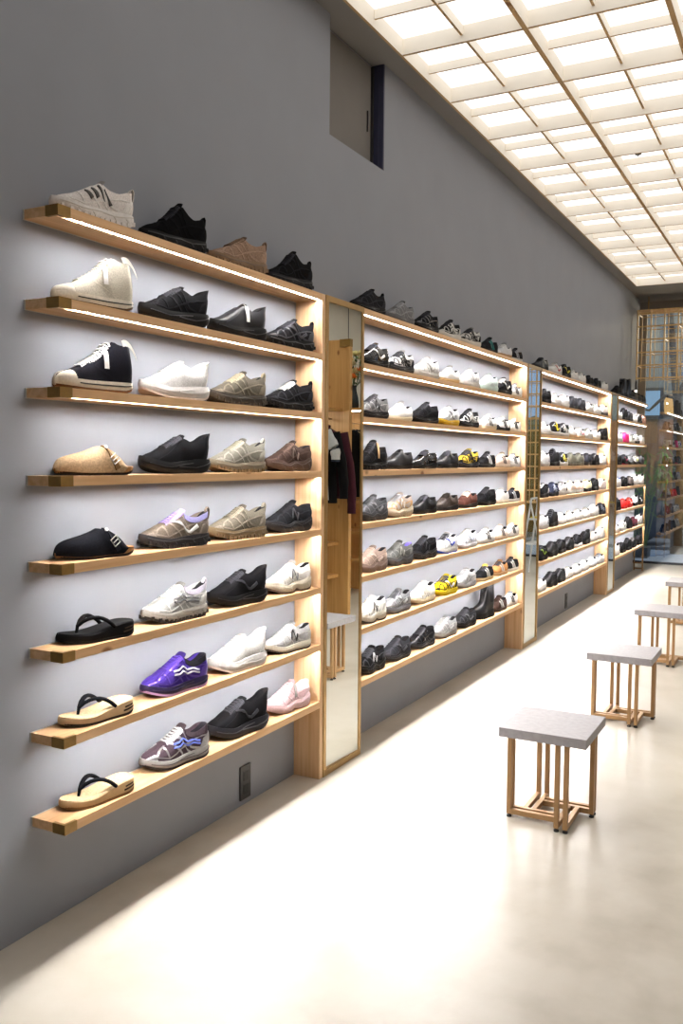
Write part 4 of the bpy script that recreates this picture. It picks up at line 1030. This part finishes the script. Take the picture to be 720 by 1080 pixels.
for i in range(17):
    for k in range(-10, 7):
        if k < 0 and i < 7: continue
        if (i*3 + k*5) % 4 != 1: continue
        z = .02 + PX*k
        if z > .87: continue
        mb.box((PX*i - .0045, .0066, z - .0045), (PX*i + .0045, .325, z + .0045))
mb.build('depth_bars', LW, la)
MB().box((-.01, -.01, .8805), (PX*16 + .01, .34, .895)).build('top_board', LW, la)
hg = MB()
for x in (.1, .9, 1.8, 2.5): hg.tube([(x, .165, .895), (x, .165, ZC - 2.53 - .005)], .006, 6)
hg.build('hanging_rods', BRASS, la)

# ------------------------------------------------------------------ storefront and street
struct(MB().box((-1.4, GL - .004, .03), (4.35, GL + .004, ZC)).build('window_1', GLASS))
fr = MB(); FRM = flat('dark_window_frame', '2c2e33', .5, .4)
fr.box((-1.4, GL - .03, 0), (4.35, GL + .03, .03))
for x in (-.62, 1.3, 3.2): fr.box((x - .012, GL - .02, .03), (x + .012, GL + .02, ZC))
struct(fr.build('trim_4', FRM))
PAVE = flat('pavement', '8796aa', .6, 0, 5, .15)
struct(MB().box((-14, GL + .03, -.12), (14, 15.9, -.02)).build('pavement', PAVE))
struct(MB().box((-14, 15.9, -.2), (14, 40, -.1)).build('road', flat('asphalt', '6e7d90', .6, 0, 9, .15)))
struct(MB().box((-14, 15.8, -.02), (14, 15.92, .03)).build('kerb', flat('kerb_stone', '4a5058', .7)))
# building over the road
bd = empty('street_building', (-4.6, 19.2, -.1), 'brown and grey building across the street with a window painted with blue sky reflection', 'building')
MB().box((0, .02, 0), (6.6, 5, 2.42)).build('lower_wall', wood('brown_cladding', '966b40', '755030', 2, .7), bd)
MB().box((0, .0, 2.42), (6.6, 5, 6.2)).build('upper_wall', flat('grey_render', '6b7273', .9, 0, 8, .1), bd)
mb = MB()
for k in range(14): mb.box((3.5 + k*.13, -.05, 0), (3.57 + k*.13, .02, 1.6))
mb.build('vertical_slats', wood('slat_wood', 'a87a3c', '86602c', 2, .6), bd)
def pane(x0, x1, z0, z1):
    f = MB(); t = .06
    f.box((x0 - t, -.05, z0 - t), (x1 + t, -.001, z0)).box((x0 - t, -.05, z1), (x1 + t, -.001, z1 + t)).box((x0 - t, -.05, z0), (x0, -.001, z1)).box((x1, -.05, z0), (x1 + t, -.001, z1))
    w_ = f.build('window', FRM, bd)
    MB().box((x0, -.02, z0), (x1, -.002, z1)).build('pane', emit('sky_reflection_glow', (.42, .68, .95), .95), w_)  # sky reflected in the glass, painted as a glowing blue pane
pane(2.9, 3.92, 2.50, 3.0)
MB().lathe([(.09, 2.52), (.11, 2.62), (.11, 2.8), (.05, 2.9)], 4.12, -.12, 14).build('wall_lantern', emit('amber_lantern', (1, .55, .2), 1.4), bd, smooth=True)
hd = empty('hedge', (4.6, 18.6, -.1), 'dark clipped hedge across the street beyond the storefront', 'hedge')
random.seed(5); mb = MB()
rows = []
for i in range(29):
    y0 = -2.0 + 4.6*i/28; row = []
    for j in range(17):
        a = PI*j/16
        row.append((y0 + .06*random.random(), -.9*math.cos(a) + .1*random.random(), max(0, 2.45*abs(math.sin(a))**.35 + .16*random.random() - .08)))
    rows.append(row)
mb.grid(rows); mb.build('foliage', M('26361f', 'matte'), hd, smooth=True, angle=20)
for nm, loc, en in (('storefront_fill', (.7, 14.0, 3.3), 130), ('street_fill', (1.6, 17.2, 4.2), 800)):  # two unseen warm fill lamps, added to brighten facade, pavement, bamboo and car
    ld = bpy.data.lights.new(nm, 'POINT'); ld.energy = en; ld.color = (1, .78, .52); ld.shadow_soft_size = .12
    lo_ = bpy.data.objects.new(nm, ld); COL.objects.link(lo_); lo_.location = loc
# car
cr = empty('car', (-1.9, 17.2, -.1), 'dark blue car parked on the street behind the storefront glass', 'car')
CARP = M('16324f', 'patent')
prof = [(-1.9, .25), (-1.92, .6), (-1.8, .78), (-1.1, .88), (-.55, 1.30), (.1, 1.42), (.95, 1.38), (1.45, 1.0), (1.72, .92), (1.78, .55), (1.7, .25)]
mb = MB(); rows = []
for (w_, ins) in ((-.82, .06), (-.86, 0), (.86, 0), (.82, .06)):
    rows.append([(x*(1 - ins*.3), w_*(1 - .16*max(0, (z - .85)/.55)), z - (ins if z > 1.2 else 0)) for x, z in prof])
mb.grid(rows, wrap=True, caps=True); mb.build('body', CARP, cr, smooth=True, angle=35)
GLS = M('0b1016', 'patent')
for sd in (-1, 1):
    yv = sd*.80
    MB().add([(-.98, sd*.862, .91), (1.30, sd*.862, .95), (.92, sd*.775, 1.31), (-.48, sd*.775, 1.25), (-.98, sd*.84, .90), (1.30, sd*.84, .94), (.92, sd*.75, 1.31), (-.48, sd*.75, 1.25)], [(0, 1, 2, 3), (4, 5, 6, 7), (0, 1, 5, 4), (1, 2, 6, 5), (2, 3, 7, 6), (3, 0, 4, 7)]).build('side_window', GLS, cr)
    for x in (-1.2, 1.1):
        wh = MB().tube([(x, sd*.70, .31), (x, sd*.885, .31)], .31, 24).build('wheel', M('111113', 'rubber'), cr, smooth=True, angle=40)
        MB().tube([(x, sd*.886, .31), (x, sd*.90, .31)], .19, 16).build('hubcap', M('a9abad', 'metal'), wh, smooth=True, angle=40)
    MB().box((1.73, sd*.62 - .14, .68), (1.79, sd*.62 + .14, .84)).build('tail_light', M('7a1418', 'patent'), cr)
    MB().box((-1.925, sd*.6 - .15, .62), (-1.87, sd*.6 + .15, .76)).build('headlight', M('c9d2d8', 'patent'), cr)
# bamboo in a planter just outside
bb = empty('potted_bamboo', (-.12, 14.5, -.02), 'leafy green bamboo in a planter just outside the glass', 'plant')
MB().prism([(-.3, -.14), (.02, -.14), (.02, .16), (-.3, .16)], 0, .16).build('planter', M('3a3d42', 'plastic'), bb, bevel=.01)
random.seed(3)
lv = MB(); cn = MB()
for k in range(12):
    x, y = random.uniform(-.26, -.02), random.uniform(-.1, .12); hgt = random.uniform(1.25, 1.8); lx, ly = random.uniform(-.1, .36), random.uniform(-.12, .1)
    cn.tube([(x, y, .14), (x + lx*.4, y + ly*.4, hgt*.6), (x + lx, y + ly, hgt)], [.008, .006, .003], 5)
    for q in range(22):
        f = random.uniform(.56, 1); o = Vector((x + lx*f, y + ly*f, hgt*f)); a = random.random()*2*PI
        d = Vector((math.cos(a), math.sin(a), random.uniform(-.7, .25))).normalized(); s_ = d.cross(Vector((0, 0, 1))).normalized(); ln = random.uniform(.10, .19)
        lv.grid([[o + d*ln*t + s_*.013*g2*math.sin(PI*(t*.85 + .1)) + Vector((0, 0, -.25*ln*t*t)) for g2 in (-1, 0, 1)] for t in (0, .3, .65, 1)])
cn.build('canes', M('6f8a3a', 'plastic'), bb, smooth=True); lv.build('leaves', M('6f9a2c', 'matte'), bb, smooth=True)
# street tree
tr = empty('street_tree', (.16, 15.3, -.02), 'bare dark street tree with a long side branch outside the glass', 'tree')
BARK = flat('bark', '39342f', .95, 0, 20, .2, .3)
MB().tube([(.05, 0, 0), (.04, 0, .8), (.02, 0, 1.7), (-.0, .02, 2.35), (-.08, .05, 3.0), (-.2, .1, 4.2)], [.11, .09, .08, .07, .06, .045], 10).build('trunk', BARK, tr, smooth=True)
MB().tube([(.0, .02, 2.3), (-.06, .0, 2.52), (-.2, -.02, 2.55), (-.34, 0, 2.42), (-.44, 0, 2.32), (-.6, .05, 2.36)], [.045, .034, .028, .024, .02, .012], 8).build('branch', BARK, tr, smooth=True)
MB().tube([(-.02, .03, 2.5), (.16, .0, 2.9), (.3, .05, 3.5), (.34, .1, 4.1)], [.05, .04, .03, .02], 8).build('branch', BARK, tr, smooth=True)
# ------------------------------------------------------------------ camera, world, view
cam = bpy.data.cameras.new('camera'); co = bpy.data.objects.new('camera', cam); COL.objects.link(co)
fpx, yaw, pitch, roll, D = 943.95, .48470, -.0611, .0078, 1.4183
cam.sensor_fit = 'VERTICAL'; cam.sensor_height = 36; cam.lens = fpx / 1080 * 36
cam.clip_start = .05; cam.clip_end = 200
fv = Vector((-math.sin(yaw)*math.cos(pitch), math.cos(yaw)*math.cos(pitch), math.sin(pitch)))
rv = Vector((math.cos(yaw), math.sin(yaw), 0)); uv = rv.cross(fv)
r2 = rv*math.cos(roll) + uv*math.sin(roll); u2 = -rv*math.sin(roll) + uv*math.cos(roll)
mw = Matrix((r2, u2, -fv)).transposed().to_4x4(); mw.translation = Vector((D*1.5, 0, 1.5))
co.matrix_world = mw
scene.camera = co
wd = bpy.data.worlds.new('dusk_sky'); scene.world = wd; wd.use_nodes = True
bg = wd.node_tree.nodes['Background']; bg.inputs['Color'].default_value = (.36, .57, .88, 1); bg.inputs['Strength'].default_value = 1.25
scene.view_settings.view_transform = 'Standard'; scene.view_settings.look = 'None'
scene.view_settings.gamma = 1; scene.view_settings.use_curve_mapping = False
scene.view_settings.exposure = 0
try:
    scene.cycles.use_denoising = True
    scene.cycles.max_bounces = 10; scene.cycles.diffuse_bounces = 5; scene.cycles.sample_clamp_indirect = 6
except Exception: pass
